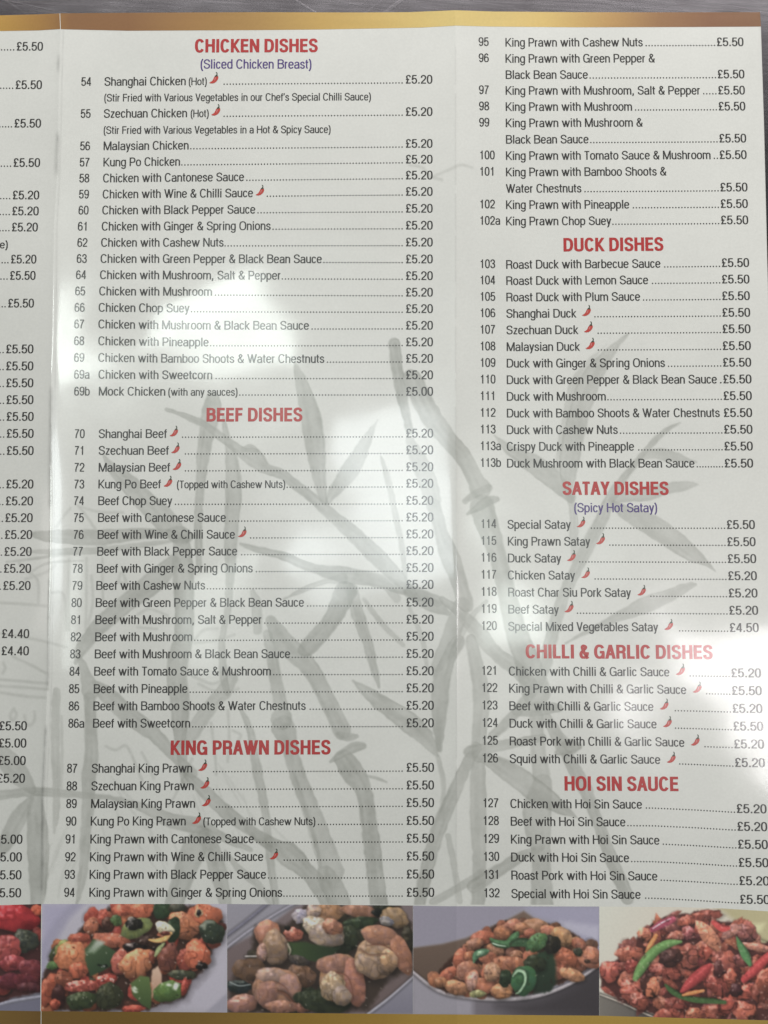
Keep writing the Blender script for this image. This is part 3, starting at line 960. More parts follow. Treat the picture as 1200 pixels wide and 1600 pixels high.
    p.blob(1020, 350, 52, 108, (200, 136, 102), -18, .1, .08, .4, .12, .15)
    p.strip([(830, 300, 4), (910, 296, 7), (970, 330, 6), (990, 400, 4)], (150, 96, 70), .03, 0, .1, .1)
    p.blob(850, 400, 80, 66, (200, 156, 126), 35, .14, .12, .5, .25)
    p.blob(950, 380, 50, 60, (206, 158, 128), 0, .14, .12, .5, .3)
    p.strip([(800, 320, 6), (850, 350, 6), (940, 345, 5)], (150, 104, 78), .1, 0)
    p.specks(mass, 34, 4, 8, (236, 224, 212), .45)
    p.blur(2)
    return p


def photo_cashew():
    p = Print(643, 939, 1408, 1592, 620, 1390, 3.53, 41)
    p.fill((170, 166, 178), (160, 156, 172), 0)
    p.poly([(690, 90), (1130, 90), (1130, 420), (960, 210), (760, 150)], (168, 164, 190), 20)
    p.poly([(900, 170), (1110, 200), (1110, 290), (930, 220)], (200, 196, 216), 16, 8, a=.7)
    p.poly([(90, 318), (250, 296), (380, 262), (480, 214), (600, 160), (720, 92), (600, 92), (470, 92), (90, 92)], (160, 154, 172), 6)
    p.poly([(85, 322), (250, 300), (380, 268), (500, 215), (620, 160), (700, 118), (760, 160), (700, 560), (400, 590), (240, 560), (85, 450)], (128, 104, 88), 8, 0, (100, 80, 68))
    p.poly([(85, 450), (200, 540), (300, 580), (540, 606), (760, 590), (960, 516), (1130, 404), (1130, 700), (85, 700)], (156, 148, 158), 6, 0, (66, 60, 66), 12)
    p.poly([(560, 640), (800, 606), (960, 540), (1130, 430), (1130, 700), (700, 700)], (64, 58, 62), 50, 0, a=.8)
    p.poly([(85, 470), (200, 552), (300, 592), (420, 604), (420, 700), (85, 700)], (164, 158, 170), 20)
    p.strip([(85, 452, 16), (200, 542, 20), (320, 584, 24), (540, 604, 24), (760, 590, 22), (960, 518, 18), (1130, 408, 14)], (186, 176, 182), .04, .1)
    mass = [(200, 490), (240, 440), (320, 360), (430, 250), (600, 172), (760, 166), (950, 222), (1105, 330), (1112, 402), (950, 505), (750, 574), (540, 592), (290, 575), (220, 540)]
    p.poly(mass, (72, 46, 36), 8, 6)
    Ca = [(206, 138, 96), (190, 122, 84), (196, 112, 76), (170, 104, 72)]
    p.crumbs(mass, Ca + [(120, 76, 54)], 80, 28, 48, rag=.12)
    DG, G, BG = (44, 66, 46), (58, 90, 58), (78, 124, 78)
    for b in ((640, 195, 50, 32, -20), (770, 205, 76, 46, 12), (850, 240, 60, 40, 30), (910, 260, 66, 50, 35), (690, 215, 40, 36, 0), (735, 240, 34, 26, 0), (580, 240, 46, 40, 20), (470, 265, 66, 40, -15),
              (430, 300, 50, 34, -20), (350, 380, 38, 62, 25), (410, 370, 40, 34, 0), (545, 330, 50, 36, 20), (500, 375, 50, 34, 0), (660, 355, 36, 22, 0), (735, 365, 44, 34, -30), (630, 410, 106, 44, 5),
              (280, 470, 60, 34, -35), (390, 450, 66, 56, -30), (520, 460, 52, 58, 20), (415, 500, 36, 58, 12), (330, 540, 70, 40, 10), (480, 530, 70, 44, 15), (580, 560, 62, 42, 5), (935, 370, 96, 44, 28),
              (1060, 370, 60, 60, 40), (965, 470, 72, 36, 20), (1010, 300, 40, 30, 40), (240, 510, 36, 30, 0), (860, 340, 30, 24, 0)):
        p.blob(*b[:4], Ca[int(p.r.integers(3))], b[4], .1, .13, .6, .22)
    p.blob(415, 505, 30, 54, (224, 172, 134), 14, .1)
    p.blob(525, 455, 46, 54, (216, 150, 112), 20, .1)
    p.blob(445, 575, 46, 22, (176, 172, 112), 0, .16)
    p.blob(580, 560, 58, 38, (216, 150, 92), 5, .1)
    p.blob(1000, 345, 26, 24, (66, 70, 48))
    p.blob(1050, 395, 18, 12, (70, 50, 40))
    p.poly([(750, 372), (846, 316), (884, 400), (880, 520), (846, 566), (756, 574), (736, 470)], (52, 74, 52), 10, 6, (38, 52, 40), 70)
    p.blob(760, 410, 60, 50, (54, 60, 44), 0, .2)
    p.blob(850, 300, 60, 50, (50, 52, 40), 0, .2)
    p.blob(600, 490, 36, 50, (50, 66, 44))
    p.strip([(518, 272, 14), (550, 296, 40), (610, 300, 44), (650, 262, 44), (668, 236, 12)], BG, .1, .2)
    p.strip([(640, 300, 30), (690, 290, 50), (730, 300, 44), (720, 330, 20)], G, .1, .15)
    p.strip([(530, 296, 8), (560, 306, 8), (600, 312, 5)], (196, 222, 196))
    p.blob(775, 290, 62, 46, (88, 132, 78), -30, .12, .1)
    p.strip([(425, 400, 12), (440, 360, 40), (480, 345, 40), (505, 338, 12)], (78, 124, 88), .1, .3)
    p.blob(460, 352, 24, 14, (150, 204, 166), -20)
    p.blob(700, 500, 72, 82, (66, 116, 70), 15, .1, .08, .5, .1)
    p.strip([(640, 478, 8), (668, 446, 18), (704, 460, 18), (708, 510, 14), (680, 560, 12), (655, 576, 5)], (168, 204, 164))
    p.specks(mass, 40, 4, 8, (240, 214, 190), .35)
    p.specks(mass, 40, 5, 10, (50, 28, 22), .5)
    p.blur(2)
    return p


def photo_beef():
    p = Print(934, 1260, 1408, 1606, 900, 1390, 4.0, 51)
    p.fill((206, 200, 186), (190, 180, 160), 20)
    p.poly([(880, 110), (1500, 110), (1500, 400), (1130, 330), (1000, 200)], (172, 162, 118), 20, 0, (186, 176, 130), 30)
    p.poly([(1090, 215), (1180, 210), (1160, 260), (1100, 270)], (206, 200, 150), 16)
    p.strip([(1110, 290, 10), (1160, 325, 26), (1260, 360, 20)], (166, 164, 120))
    p.poly([(140, 640), (300, 700), (540, 800), (140, 830)], (116, 110, 102), 8, 0, (80, 74, 70), 0)
    p.strip([(150, 655, 8), (280, 705, 9), (420, 770, 10), (540, 815, 8)], (196, 184, 170))
    mass = [(155, 510), (215, 455), (260, 430), (272, 350), (370, 310), (430, 250), (480, 205), (560, 172), (700, 152), (800, 128), (905, 132), (860, 190), (1000, 212), (1120, 220), (1130, 330), (1440, 340),
            (1440, 830), (530, 800), (270, 690), (158, 610)]
    p.poly(mass, (78, 40, 36), 8, 10)
    R = [(178, 88, 64), (160, 74, 56), (142, 62, 52), (190, 110, 84), (150, 78, 70)]
    p.crumbs(mass, R + [(96, 44, 40)], 150, 30, 74, asp=(.3, .6), rag=.3, shine=.2, tex=.16)
    for b in ((215, 510, 70, 60, 0, 0), (330, 400, 80, 50, -20, 0), (350, 480, 50, 40, 0, 2), (430, 280, 44, 46, 0, 3), (590, 240, 50, 34, 10, 4), (690, 195, 50, 36, -10, 0), (820, 160, 86, 36, -5, 1),
              (700, 275, 54, 42, 0, 4), (620, 290, 50, 34, 0, 3), (690, 420, 84, 84, 0, 0), (820, 390, 54, 46, 10, 1), (930, 440, 74, 66, 30, 0), (960, 560, 44, 60, 0, 0), (1060, 275, 66, 56, 0, 4),
              (560, 510, 110, 42, 18, 1), (870, 570, 60, 120, -38, 1), (350, 630, 80, 78, 10, 0), (400, 700, 60, 60, 0, 1), (1060, 640, 100, 46, -12, 0), (1160, 640, 60, 80, 0, 2), (740, 780, 60, 38, 0, 0),
              (850, 770, 76, 50, 5, 1), (1050, 760, 90, 60, 20, 0), (940, 730, 60, 60, 0, 1), (1120, 500, 70, 60, 0, 1), (1180, 560, 60, 70, 0, 0), (1040, 440, 50, 50, 0, 4), (620, 720, 70, 50, 0, 2), (580, 780, 60, 40, 0, 1)):
        p.blob(*b[:4], R[b[5]], b[4], .3, .26, .55, .4)
    p.blob(590, 425, 80, 56, (74, 48, 40), 0, .3)
    p.blob(460, 600, 60, 70, (66, 38, 34), 0, .3)
    p.blob(1000, 630, 44, 40, (70, 38, 38), 0, .3)
    p.blob(890, 500, 34, 50, (84, 44, 42), 0, .3)
    p.blob(830, 290, 44, 122, (210, 130, 92), -38, .12, .16, .5, .3)
    p.blob(1130, 360, 100, 26, (204, 138, 110), 12, .16, .16)
    p.blob(970, 260, 70, 34, (200, 130, 110), -30, .2, .16)
    p.blob(480, 612, 46, 56, (204, 116, 74), 10, .3, .24)
    p.strip([(440, 390, 20), (470, 340, 34), (500, 288, 26)], (210, 130, 62))
    p.strip([(478, 250, 34), (540, 215, 52), (604, 186, 40)], (186, 70, 96), .12, .3)
    p.strip([(480, 244, 8), (540, 206, 9), (590, 182, 6)], (226, 190, 200))
    p.strip([(860, 205, 30), (910, 240, 46), (950, 240, 30)], (190, 56, 52))
    p.strip([(372, 556, 36), (402, 500, 62), (450, 430, 66), (510, 372, 60), (580, 338, 52), (655, 326, 20)], (100, 142, 74), .05, .22)
    p.strip([(1004, 296, 10), (1028, 350, 40), (1060, 410, 56), (1088, 468, 26)], (78, 128, 74), .05, .2)
    p.strip([(664, 636, 30), (720, 580, 66), (790, 520, 74), (834, 478, 36)], (172, 52, 52), .08, .22)
    p.strip([(1050, 562, 40), (1110, 510, 60), (1180, 440, 60), (1280, 360, 50)], (182, 52, 52), .08, .2)
    p.strip([(560, 596, 16), (600, 634, 36), (670, 672, 34), (760, 690, 40), (860, 696, 36), (930, 704, 24)], (62, 92, 48), .08, .2)
    p.strip([(668, 660, 14), (720, 648, 26), (796, 632, 18)], (212, 128, 58))
    p.specks(mass, 150, 4, 9, (240, 206, 190), .45)
    p.specks(mass, 90, 5, 11, (60, 26, 24), .5)
    p.blur(2)
    return p


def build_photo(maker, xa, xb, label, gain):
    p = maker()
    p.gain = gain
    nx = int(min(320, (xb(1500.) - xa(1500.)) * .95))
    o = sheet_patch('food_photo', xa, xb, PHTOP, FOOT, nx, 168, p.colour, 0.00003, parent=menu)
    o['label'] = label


C1 = lambda v: (lambda y: np.asarray(y) * 0 + v)
build_photo(photo_left, C1(-235), lambda y: fold_l(y) + .3, 'printed photo of red peppers and meat, cut off by the left edge', 1.4)
build_photo(photo_pepper, lambda y: fold_l(y) + 1.6, C1(354.7), 'printed photo of fried chicken with green peppers', 1.5)
build_photo(photo_prawn, C1(355.0), C1(645.2), 'printed photo of pink prawns with green leaves', 1.0)
build_photo(photo_cashew, C1(645.5), C1(936.2), 'printed photo of a white bowl of cashew chicken', 1.15)
build_photo(photo_beef, C1(936.5), lambda y: np.minimum(edge_r(y), 1232), 'printed photo of crispy shredded beef with pepper strips', 1.5)


# ------------------------------------------------------------------ a condensed grotesque, drawn stroke by stroke
def se(cx, cy, rx, ry, a0, a1, n=14, e=2.4):
    t = np.radians(np.linspace(a0, a1, n))
    c, s = np.cos(t), np.sin(t)
    return [(cx + rx * np.sign(x) * abs(x) ** (2 / e), cy + ry * np.sign(y) * abs(y) ** (2 / e)) for x, y in zip(c, s)]


def spl(pts, sub=5):
    p = np.asarray(pts, float)
    q = np.vstack([2 * p[0] - p[1], p, 2 * p[-1] - p[-2]])
    out = []
    for i in range(1, len(q) - 2):
        for t in np.linspace(0, 1, sub, endpoint=False):
            a, b, c, d = q[i - 1], q[i], q[i + 1], q[i + 2]
            out.append(tuple(0.5 * (2 * b + (c - a) * t + (2 * a - 5 * b + 4 * c - d) * t * t + (3 * b - a - 3 * c + d) * t ** 3)))
    out.append(tuple(p[-1]))
    return out


ADV = dict(a=.445, b=.450, c=.405, d=.450, e=.445, f=.235, g=.450, h=.440, i=.200, k=.405, l=.200, m=.680, n=.440, o=.450, p=.450, q=.450, r=.280, s=.400, t=.260, u=.440,
           v=.390, w=.660, x=.390, y=.390, z=.380, A=.520, B=.540, C=.545, D=.560, E=.480, F=.450, G=.575, H=.570, I=.210, K=.525, L=.440, M=.680, N=.570, O=.585, P=.510,
           R=.540, S=.520, T=.450, U=.560, V=.490, W=.760, Y=.490)
ADV.update({' ': .235, '.': .222, ',': .222, '(': .250, ')': .250, '&': .520, "'": .17, '£': .444})
for _d in '0123456789':
    ADV[_d] = .444


def glyph(ch, bold):
    """strokes of one letter: ('p', points) a penned path, ('d', points) a straight diagonal, ('q', x, y, r) a round dot"""
    wv, wh = (.164, .128) if bold else (.106, .085)
    W = ADV[ch] * (1.04 if bold else 1)
    if bold and ch == 'I':
        W = .25
    if bold and ch == ' ':
        W = .22
    CH, XH, D = .716, .535, -.195
    hh = wh / 2
    sb = .032 if bold else .027
    L, R = sb + wv / 2, W - sb - wv / 2
    Lr, Rr = L - .012, R + .012          # round letters sit a little wider
    C = W / 2
    P = lambda *p: ('p', list(p))
    T, TX = CH - hh, XH - hh             # centre lines of top strokes
    o = []
    if ch == ' ':
        return W, o
    if ch in '.,':
        s = wv * .55
        o = [P((C, 0), (C, 2 * s))]
        if ch == ',':
            o.append(('d', [(C + .005, .03), (C - .03, -.11)]))
    elif ch == "'":
        o = [P((C, CH), (C, CH - .2))]
    elif ch == '(':
        o = [P(*spl([(W - .05, .74), (W - .14, .55), (W - .165, .28), (W - .14, .01), (W - .05, -.18)]))]
    elif ch == ')':
        o = [P(*spl([(.05, .74), (.14, .55), (.165, .28), (.14, .01), (.05, -.18)]))]
    elif ch == 'o':
        o = [P(*se(C, XH / 2, Rr - C, TX - XH / 2 + .008, 0, 360, 33))]
    elif ch in 'bpdq':
        x = L if ch in 'bp' else R
        y0, y1 = (0, CH) if ch in 'bd' else (D, XH)
        o = [P((x, y0), (x, y1)), P(*se(C, XH / 2, Rr - C if ch in 'bp' else Rr - C, TX - XH / 2 + .008, 0, 360, 33))]
    elif ch == 'g':
        o = [P(*se(C, XH / 2, Rr - C, TX - XH / 2 + .008, 0, 360, 33)),
             P((R, XH), (R, .0), *se(C, -.02, R - C, .155, 0, -165, 12))]
    elif ch == 'c':
        o = [P(*se(C, XH / 2, Rr - C, TX - XH / 2 + .008, 28, 332, 28))]
    elif ch == 'e':
        o = [P((Lr, XH * .52), (Rr, XH * .52)), P(*se(C, XH / 2, Rr - C, TX - XH / 2 + .008, 4, 328, 30))]
    elif ch in 'nhmr':
        top = CH if ch == 'h' else XH
        o = [P((L, 0), (L, top))]
        ry = .165
        if ch == 'm':
            for x0, x1 in ((L, C), (C, R)):
                o.append(P(*se((x0 + x1) / 2, TX - ry, (x1 - x0) / 2, ry, 172, 0, 12), (x1, 0)))
        elif ch == 'r':
            o.append(P(*se(R + .02, TX - ry, R + .02 - L, ry, 172, 88, 8)))
        else:
            o.append(P(*se(C, TX - ry, R - C, ry, 172, 0, 14), (R, 0)))
    elif ch == 'u':
        ry = .165
        o = [P((R, 0), (R, XH)), P((L, XH), *se(C, hh + ry, R - C, ry, 180, 352, 14))]
    elif ch == 'a':
        o = [P(*se(C, TX - .15, (R - C) * .98, .15, 165, 0, 12), (R, .10), (R + .004, .045), (R + .035, .008)),
             P(*spl([(R, .315), (C + .03, .285), (Lr + .03, .255), (Lr, .155), (Lr + .035, .055), (C - .02, hh - .006), (R - .05, .065), (R, .16)]))]
    elif ch == 'f':
        x = W * .46
        o = [P((x, 0), (x, CH - .14), *se(x + .11, CH - .14, .11, .14 - hh, 180, 92, 7)), P((x - .10, TX), (x + .12, TX))]
    elif ch == 't':
        x = W * .44
        o = [P((x, XH + .14), (x, .12), *se(x + .10, .12, .10, .12 - hh, 180, 268, 7)), P((x - .10, TX), (x + .12, TX))]
    elif ch == 'i':
        o = [P((C, 0), (C, XH)), P((C, CH - .09), (C, CH))]
    elif ch == 'l':
        o = [P((C, 0), (C, CH))]
    elif ch == 'k':
        o = [P((L, 0), (L, CH)), ('d', [(L, .19), (R + .02, XH)]), ('d', [(L + .09, .27), (R + .03, 0)])]
    elif ch == 's':
        o = [P(*spl([(Rr - .01, .375), (Rr - .045, .455), (C, TX + .008), (Lr + .04, .455), (Lr + .005, .38), (Lr + .045, .312), (C, .272), (Rr - .035, .225), (Rr, .15), (Rr - .04, .062),
                     (C, hh - .008), (Lr + .035, .062), (Lr, .155)]))]
    elif ch in 'vV':
        h = XH if ch == 'v' else CH
        o = [('d', [(C, 0), (L - .025, h)]), ('d', [(C, 0), (R + .025, h)])]
    elif ch in 'wW':
        h = XH if ch == 'w' else CH
        q1, q2 = L + (R - L) * .27, L + (R - L) * .73
        o = [('d', [(q1, 0), (L - .025, h)]), ('d', [(q1, 0), (C, h)]), ('d', [(q2, 0), (C, h)]), ('d', [(q2, 0), (R + .025, h)])]
    elif ch == 'x':
        o = [('d', [(L - .02, 0), (R + .02, XH)]), ('d', [(R + .02, 0), (L - .02, XH)])]
    elif ch == 'y':
        o = [('d', [(C, .02), (L - .025, XH)]), ('d', [(C - .035, D + .09), (R + .025, XH)]), P((C - .02, D + .12), (C - .06, D + .05), (C - .13, D + hh))]
    elif ch == 'z':
        o = [P((L - .03, TX), (R + .03, TX)), P((L - .03, hh), (R + .03, hh)), ('d', [(L - .005, hh), (R + .005, TX)])]
    elif ch == 'A':
        o = [('d', [(L - .035, 0), (C, CH)]), ('d', [(R + .035, 0), (C, CH)]), P((L + .04, .235), (R - .04, .235))]
    elif ch == 'B':
        m = .385
        o = [P((L, 0), (L, CH)), P((L, T), (C, T), *se(C, (T + m) / 2, R - C - .01, (T - m) / 2, 90, -90, 12), (L, m)),
             P((L, m), (C, m), *se(C, (m + hh) / 2, R - C + .012, (m - hh) / 2, 90, -90, 12), (L, hh))]
    elif ch == 'C':
        o = [P(*se(C, CH / 2, Rr - C, T - CH / 2 + .01, 32, 328, 30))]
    elif ch == 'D':
        o = [P((L, 0), (L, CH)), P((L, T), *se(C - .03, CH / 2, Rr - C + .03, T - CH / 2, 90, -90, 18), (L, hh))]
    elif ch in 'EF':
        o = [P((L, 0), (L, CH)), P((L, T), (R + wv * .45, T)), P((L, .375), (R + wv * .3, .375))]
        if ch == 'E':
            o.append(P((L, hh), (R + wv * .5, hh)))
    elif ch == 'G':
        o = [P(*se(C, CH / 2, Rr - C, T - CH / 2 + .01, 32, 318, 30)), P((C + .02, .335), (R + wv * .42, .335)), P((R + .005, .35), (R + .005, .0))]
    elif ch == 'H':
        o = [P((L, 0), (L, CH)), P((R, 0), (R, CH)), P((L, .38), (R, .38))]
    elif ch == 'I':
        o = [P((C, 0), (C, CH))]
    elif ch == 'K':
        o = [P((L, 0), (L, CH)), ('d', [(L, .23), (R + .02, CH)]), ('d', [(L + .11, .36), (R + .04, 0)])]
    elif ch == 'L':
        o = [P((L, 0), (L, CH)), P((L, hh), (R + wv * .5, hh))]
    elif ch == 'M':
        o = [P((L, 0), (L, CH)), P((R, 0), (R, CH)), ('d', [(C, 0), (L + .005, CH)]), ('d', [(C, 0), (R - .005, CH)])]
    elif ch == 'N':
        o = [P((L, 0), (L, CH)), P((R, 0), (R, CH)), ('d', [(R - .002, 0), (L + .002, CH)])]
    elif ch in 'O0':
        o = [P(*se(C, CH / 2, Rr - C - (0 if ch == 'O' else .002), T - CH / 2 + .01, 0, 360, 37, 2.6))]
    elif ch == 'P':
        m = .315
        o = [P((L, 0), (L, CH)), P((L, T), (C, T), *se(C, (T + m) / 2, Rr - C, (T - m) / 2, 90, -90, 12), (L, m))]
    elif ch == 'R':
        m = .345
        o = [P((L, 0), (L, CH)), P((L, T), (C, T), *se(C, (T + m) / 2, R - C, (T - m) / 2, 90, -90, 12), (L, m)),
             P((C, m), (R - .05, m - .02), (R - .012, m - .09), (R - .008, .1), (R + .012, 0))]
    elif ch == 'S':
        o = [P(*spl([(Rr - .008, .515), (Rr - .05, .63), (C, T + .01), (Lr + .05, .625), (Lr + .008, .525), (Lr + .05, .43), (C, .372), (Rr - .04, .305), (Rr, .2), (Rr - .05, .085),
                     (C, hh - .01), (Lr + .045, .085), (Lr, .21)]))]
    elif ch == 'T':
        o = [P((L - wv * .5, T), (R + wv * .5, T)), P((C, 0), (C, CH))]
    elif ch == 'U':
        o = [P((L, CH), *se(C, .2, R - C, .2 - hh + .008, 180, 360, 16), (R, CH))]
    elif ch == 'Y':
        o = [('d', [(C, .29), (L - .035, CH)]), ('d', [(C, .29), (R + .035, CH)]), P((C, 0), (C, .33))]
    elif ch == '&':
        o = [P(*spl([(R + .03, .0), (C + .02, .26), (L + .07, .5), (L + .06, .61), (C - .03, T + .008), (C + .07, .61), (C + .06, .53), (C - .05, .41), (Lr + .015, .30), (Lr, .18), (Lr + .05, .07), (C - .04, hh - .006),
                     (C + .08, .07), (R - .01, .2), (R + .01, .33)], 4))]
    elif ch == '1':
        o = [P((C + .03, 0), (C + .03, CH)), P((C + .03, .575), (C - .04, .555), (C - .12, .548))]
    elif ch == '2':
        o = [P(*spl([(Lr + .005, .48), (Lr + .03, .61), (C, T + .01), (Rr - .035, .61), (Rr, .5), (Rr - .05, .37), (C, .245), (Lr + .05, .14), (Lr + .01, .0)])), P((Lr - .02, hh), (Rr + .025, hh))]
    elif ch == '3':
        o = [P(*spl([(Lr + .005, .51), (Lr + .04, .625), (C, T + .008), (Rr - .045, .62), (Rr - .015, .53), (Rr - .06, .42), (C - .03, .378)])),
             P(*spl([(C - .03, .378), (Rr - .05, .335), (Rr, .205), (Rr - .045, .075), (C, hh - .008), (Lr + .04, .08), (Lr, .205)]))]
    elif ch == '4':
        x = R - .055
        o = [P((x, 0), (x, CH)), ('d', [(L - .015, .2), (x - .005, CH - .01)]), P((L - .035, .19), (R + .05, .19))]
    elif ch == '5':
        o = [P((L + .045, T), (R + .02, T)), ('d', [(L - .0, .30), (L + .04, CH - .01)]),
             P(*spl([(L + .01, .345), (L + .06, .40), (C + .01, .44), (Rr - .04, .385), (Rr, .235), (Rr - .045, .085), (C, hh - .008), (Lr + .045, .075), (Lr + .002, .19)]))]
    elif ch == '6':
        o = [P(*se(C, .225, Rr - C, .225 - hh + .008, 0, 360, 31)), P(*spl([(Rr - .02, .555), (C + .06, .665), (C, T + .008), (Lr + .055, .62), (Lr + .01, .46), (Lr, .22)]))]
    elif ch == '9':
        o = [P(*se(C, CH - .225, Rr - C, .225 - hh + .008, 0, 360, 31)), P(*spl([(Lr + .02, .16), (C - .06, .05), (C, hh - .008), (Rr - .055, .095), (Rr - .01, .255), (Rr, .49)]))]
    elif ch == '7':
        o = [P((L - .025, T), (R + .03, T)), P(*spl([(R + .01, CH - .03), (C + .04, .47), (C - .045, .22), (C - .065, 0)]))]
    elif ch == '8':
        o = [P(*se(C, .542, Rr - C - .018, T - .542 + .008, 0, 360, 29, 2.3)), P(*se(C, .2, Rr - C, .2 - hh + .008, 0, 360, 29, 2.3))]
    elif ch == '£':
        o = [P(*spl([(Rr - .01, .53), (Rr - .05, .64), (C + .01, T + .008), (Lr + .06, .62), (Lr + .05, .5), (L + .09, .36), (L + .09, .2), (L + .0, .035)])),
             P((L - .03, .345), (C + .075, .345)), P((L - .025, hh), (C, hh + .008), (R - .02, hh + .004), (R + .03, hh + .05))]
    return W, [(k, v) for k, v in o], wv, wh


_GC = {}


def glyph_mesh(ch, bold):
    """(advance, vertices as (x, y, layer), faces)"""
    key = (ch, bold)
    if key in _GC:
        return _GC[key]
    g = glyph(ch, bold)
    W, strokes = g[0], g[1]
    vs, fs = [], []
    if strokes:
        wv, wh = g[2], g[3]
        for li, (kind, pts) in enumerate(strokes):
            n0 = len(vs)
            p = np.asarray(pts, float)
            if kind == 'd':
                w = wv * 1.04 / 2
                (ax, ay), (bx, by) = p
                vs += [(ax - w, ay, li), (ax + w, ay, li), (bx + w, by, li), (bx - w, by, li)]
                fs.append((n0, n0 + 1, n0 + 2, n0 + 3))
                continue
            keep = [0] + [i for i in range(1, len(p)) if np.hypot(*(p[i] - p[i - 1])) > 1e-4]
            p = p[keep]
            d = np.diff(p, axis=0)
            d /= np.linalg.norm(d, axis=1)[:, None]
            closed = np.hypot(*(p[0] - p[-1])) < 1e-3 and len(p) > 6
            t = np.vstack([d[:1], d[:-1] + d[1:], d[-1:]])
            if closed:
                t[0] = t[-1] = d[0] + d[-1]
            t /= np.linalg.norm(t, axis=1)[:, None]
            nx, ny = -t[:, 1] * wv / 2, t[:, 0] * wh / 2
            for (x, y), a, b in zip(p, nx, ny):
                vs += [(x + a, y + b, li), (x - a, y - b, li)]
            for i in range(len(p) - 1):
                k = n0 + 2 * i
                fs.append((k, k + 1, k + 3, k + 2))
    r = (W, np.array(vs, float).reshape(-1, 3), fs)
    _GC[key] = r
    return r


def text_width(s, bold=False):
    return sum(glyph_mesh(c, bold)[0] for c in s)


# ------------------------------------------------------------------ the writing, set line by line on the sheet
LEAN_X = [40, 150, 660, 1160]
LEAN_K = [-.024, -.018, .0025, .030]
INK_LIFT = 0.00004


class Ink:
    """collects the outlines of one printed line as a mesh lying on the paper"""

    def __init__(s):
        s.v, s.f, s.m, s.n = [], [], [], 0

    def add(s, px, py, lay, faces, mat=0):
        lean = np.interp(px, LEAN_X, LEAN_K)
        s.v.append(np.stack([px, py, lay], -1))
        s.f += [tuple(i + s.n for i in f) for f in faces]
        s.m += [mat] * len(faces)
        s.n += len(px)

    def text(s, txt, x0, x1, base, cap, bold=False, mat=0):
        """txt from x0 to x1 (visible ink), base(x) its foot line, cap its capital height"""
        em = cap / .716
        sb = .04
        w = text_width(txt, bold) - 2 * sb
        k = (x1 - x0) / w if x1 is not None else em
        x = x0 - sb * k
        for ch in txt:
            W, v, f = glyph_mesh(ch, bold)
            if len(v):
                gx = x + v[:, 0] * k
                t = v[:, 1] * em
                px = gx - t * np.interp(gx, LEAN_X, LEAN_K)
                s.add(px, base(gx) - t, v[:, 2], f, mat)
            x += W * k
        return x

    def dots(s, x0, x1, base, pitch=4.8, r=1.2):
        n = max(1, int(round((x1 - x0) / pitch)) + 1)
        a = np.radians(np.arange(0, 360, 60) + 15)
        for x in np.linspace(x0 + r, x1 - r, n) if n > 1 else [x0 + r]:
            px = x + r * np.cos(a)
            s.add(px, base(np.full(6, x)) - 1.15 + r * np.sin(a), np.zeros(6), [tuple(range(6))[::-1]])

    def build(s, name, mats, parent):
        v = np.vstack(s.v)
        P = on_sheet(v[:, 0], v[:, 1], INK_LIFT + v[:, 2] * 0.000005)
        P[:, 2] += 0
        # turn every face up
        faces = []
        for f in s.f:
            q = v[list(f), :2]
            a = np.sum(q[:, 0] * np.roll(q[:, 1], -1) - np.roll(q[:, 0], -1) * q[:, 1])
            faces.append(f if a < 0 else f[::-1])
        return make_obj(name, P, faces, None, parent, True, None, mats, s.m)


CH_BODY = [(0.0, .06), (.14, .0), (.34, -.02), (.56, .03), (.76, .15), (.92, .33), (1.0, .52), (.98, .64), (.88, .70), (.72, .69), (.58, .64), (.50, .52), (.44, .38), (.32, .23), (.16, .13)]
CH_CAP = [(.60, .62), (.64, .72), (.76, .79), (.90, .77), (.97, .66), (.88, .66), (.81, .59), (.74, .66), (.67, .58)]
CH_STEM = [(.72, .74), (.80, .86), (.78, .97), (.70, 1.02), (.78, 1.07), (.88, 1.0), (.91, .86), (.86, .74)]
CH_SHINE = [(.66, .58), (.72, .52), (.68, .36), (.56, .22), (.58, .42)]


def chilli(x0, x1, base, parent):
    i = Ink()
    x0, x1 = x0 - .3, x1 + .3
    w = x1 - x0
    h = w * 1.14
    for k, (pts, m) in enumerate(((CH_BODY, 0), (CH_CAP, 1), (CH_STEM, 1), (CH_SHINE, 2))):
        p = np.array(pts)
        px = x0 + p[:, 0] * w
        py = base(np.full(len(p), (x0 + x1) / 2)) - 2.6 - p[:, 1] * h
        i.add(px, py, np.full(len(p), 1. + k), [tuple(range(len(p)))], m)
    return i.build('chilli_icon', [M_CHILLI, M_STALK, M_SHINE], parent)


def cap_at(y): return 13.5 * (1 + 4.2e-5 * (y - 134))


def heading(txt, x0, x1, yt, yl, yr, parent):
    i = Ink()
    b = lambda x: yl + (yr - yl) * (x - x0) / (x1 - x0)
    i.text(txt, x0, x1, b, yl - yt, True)
    i.build('section_heading', [M_RED], parent)


def subheading(txt, x0, x1, y, cap, parent):
    i = Ink()
    i.text(txt, x0, x1, lambda x: x * 0 + y, cap)
    i.build('section_subheading', [M_VIOLET], parent)


def foot(xs, ys):
    return lambda x: np.interp(x, xs, ys)


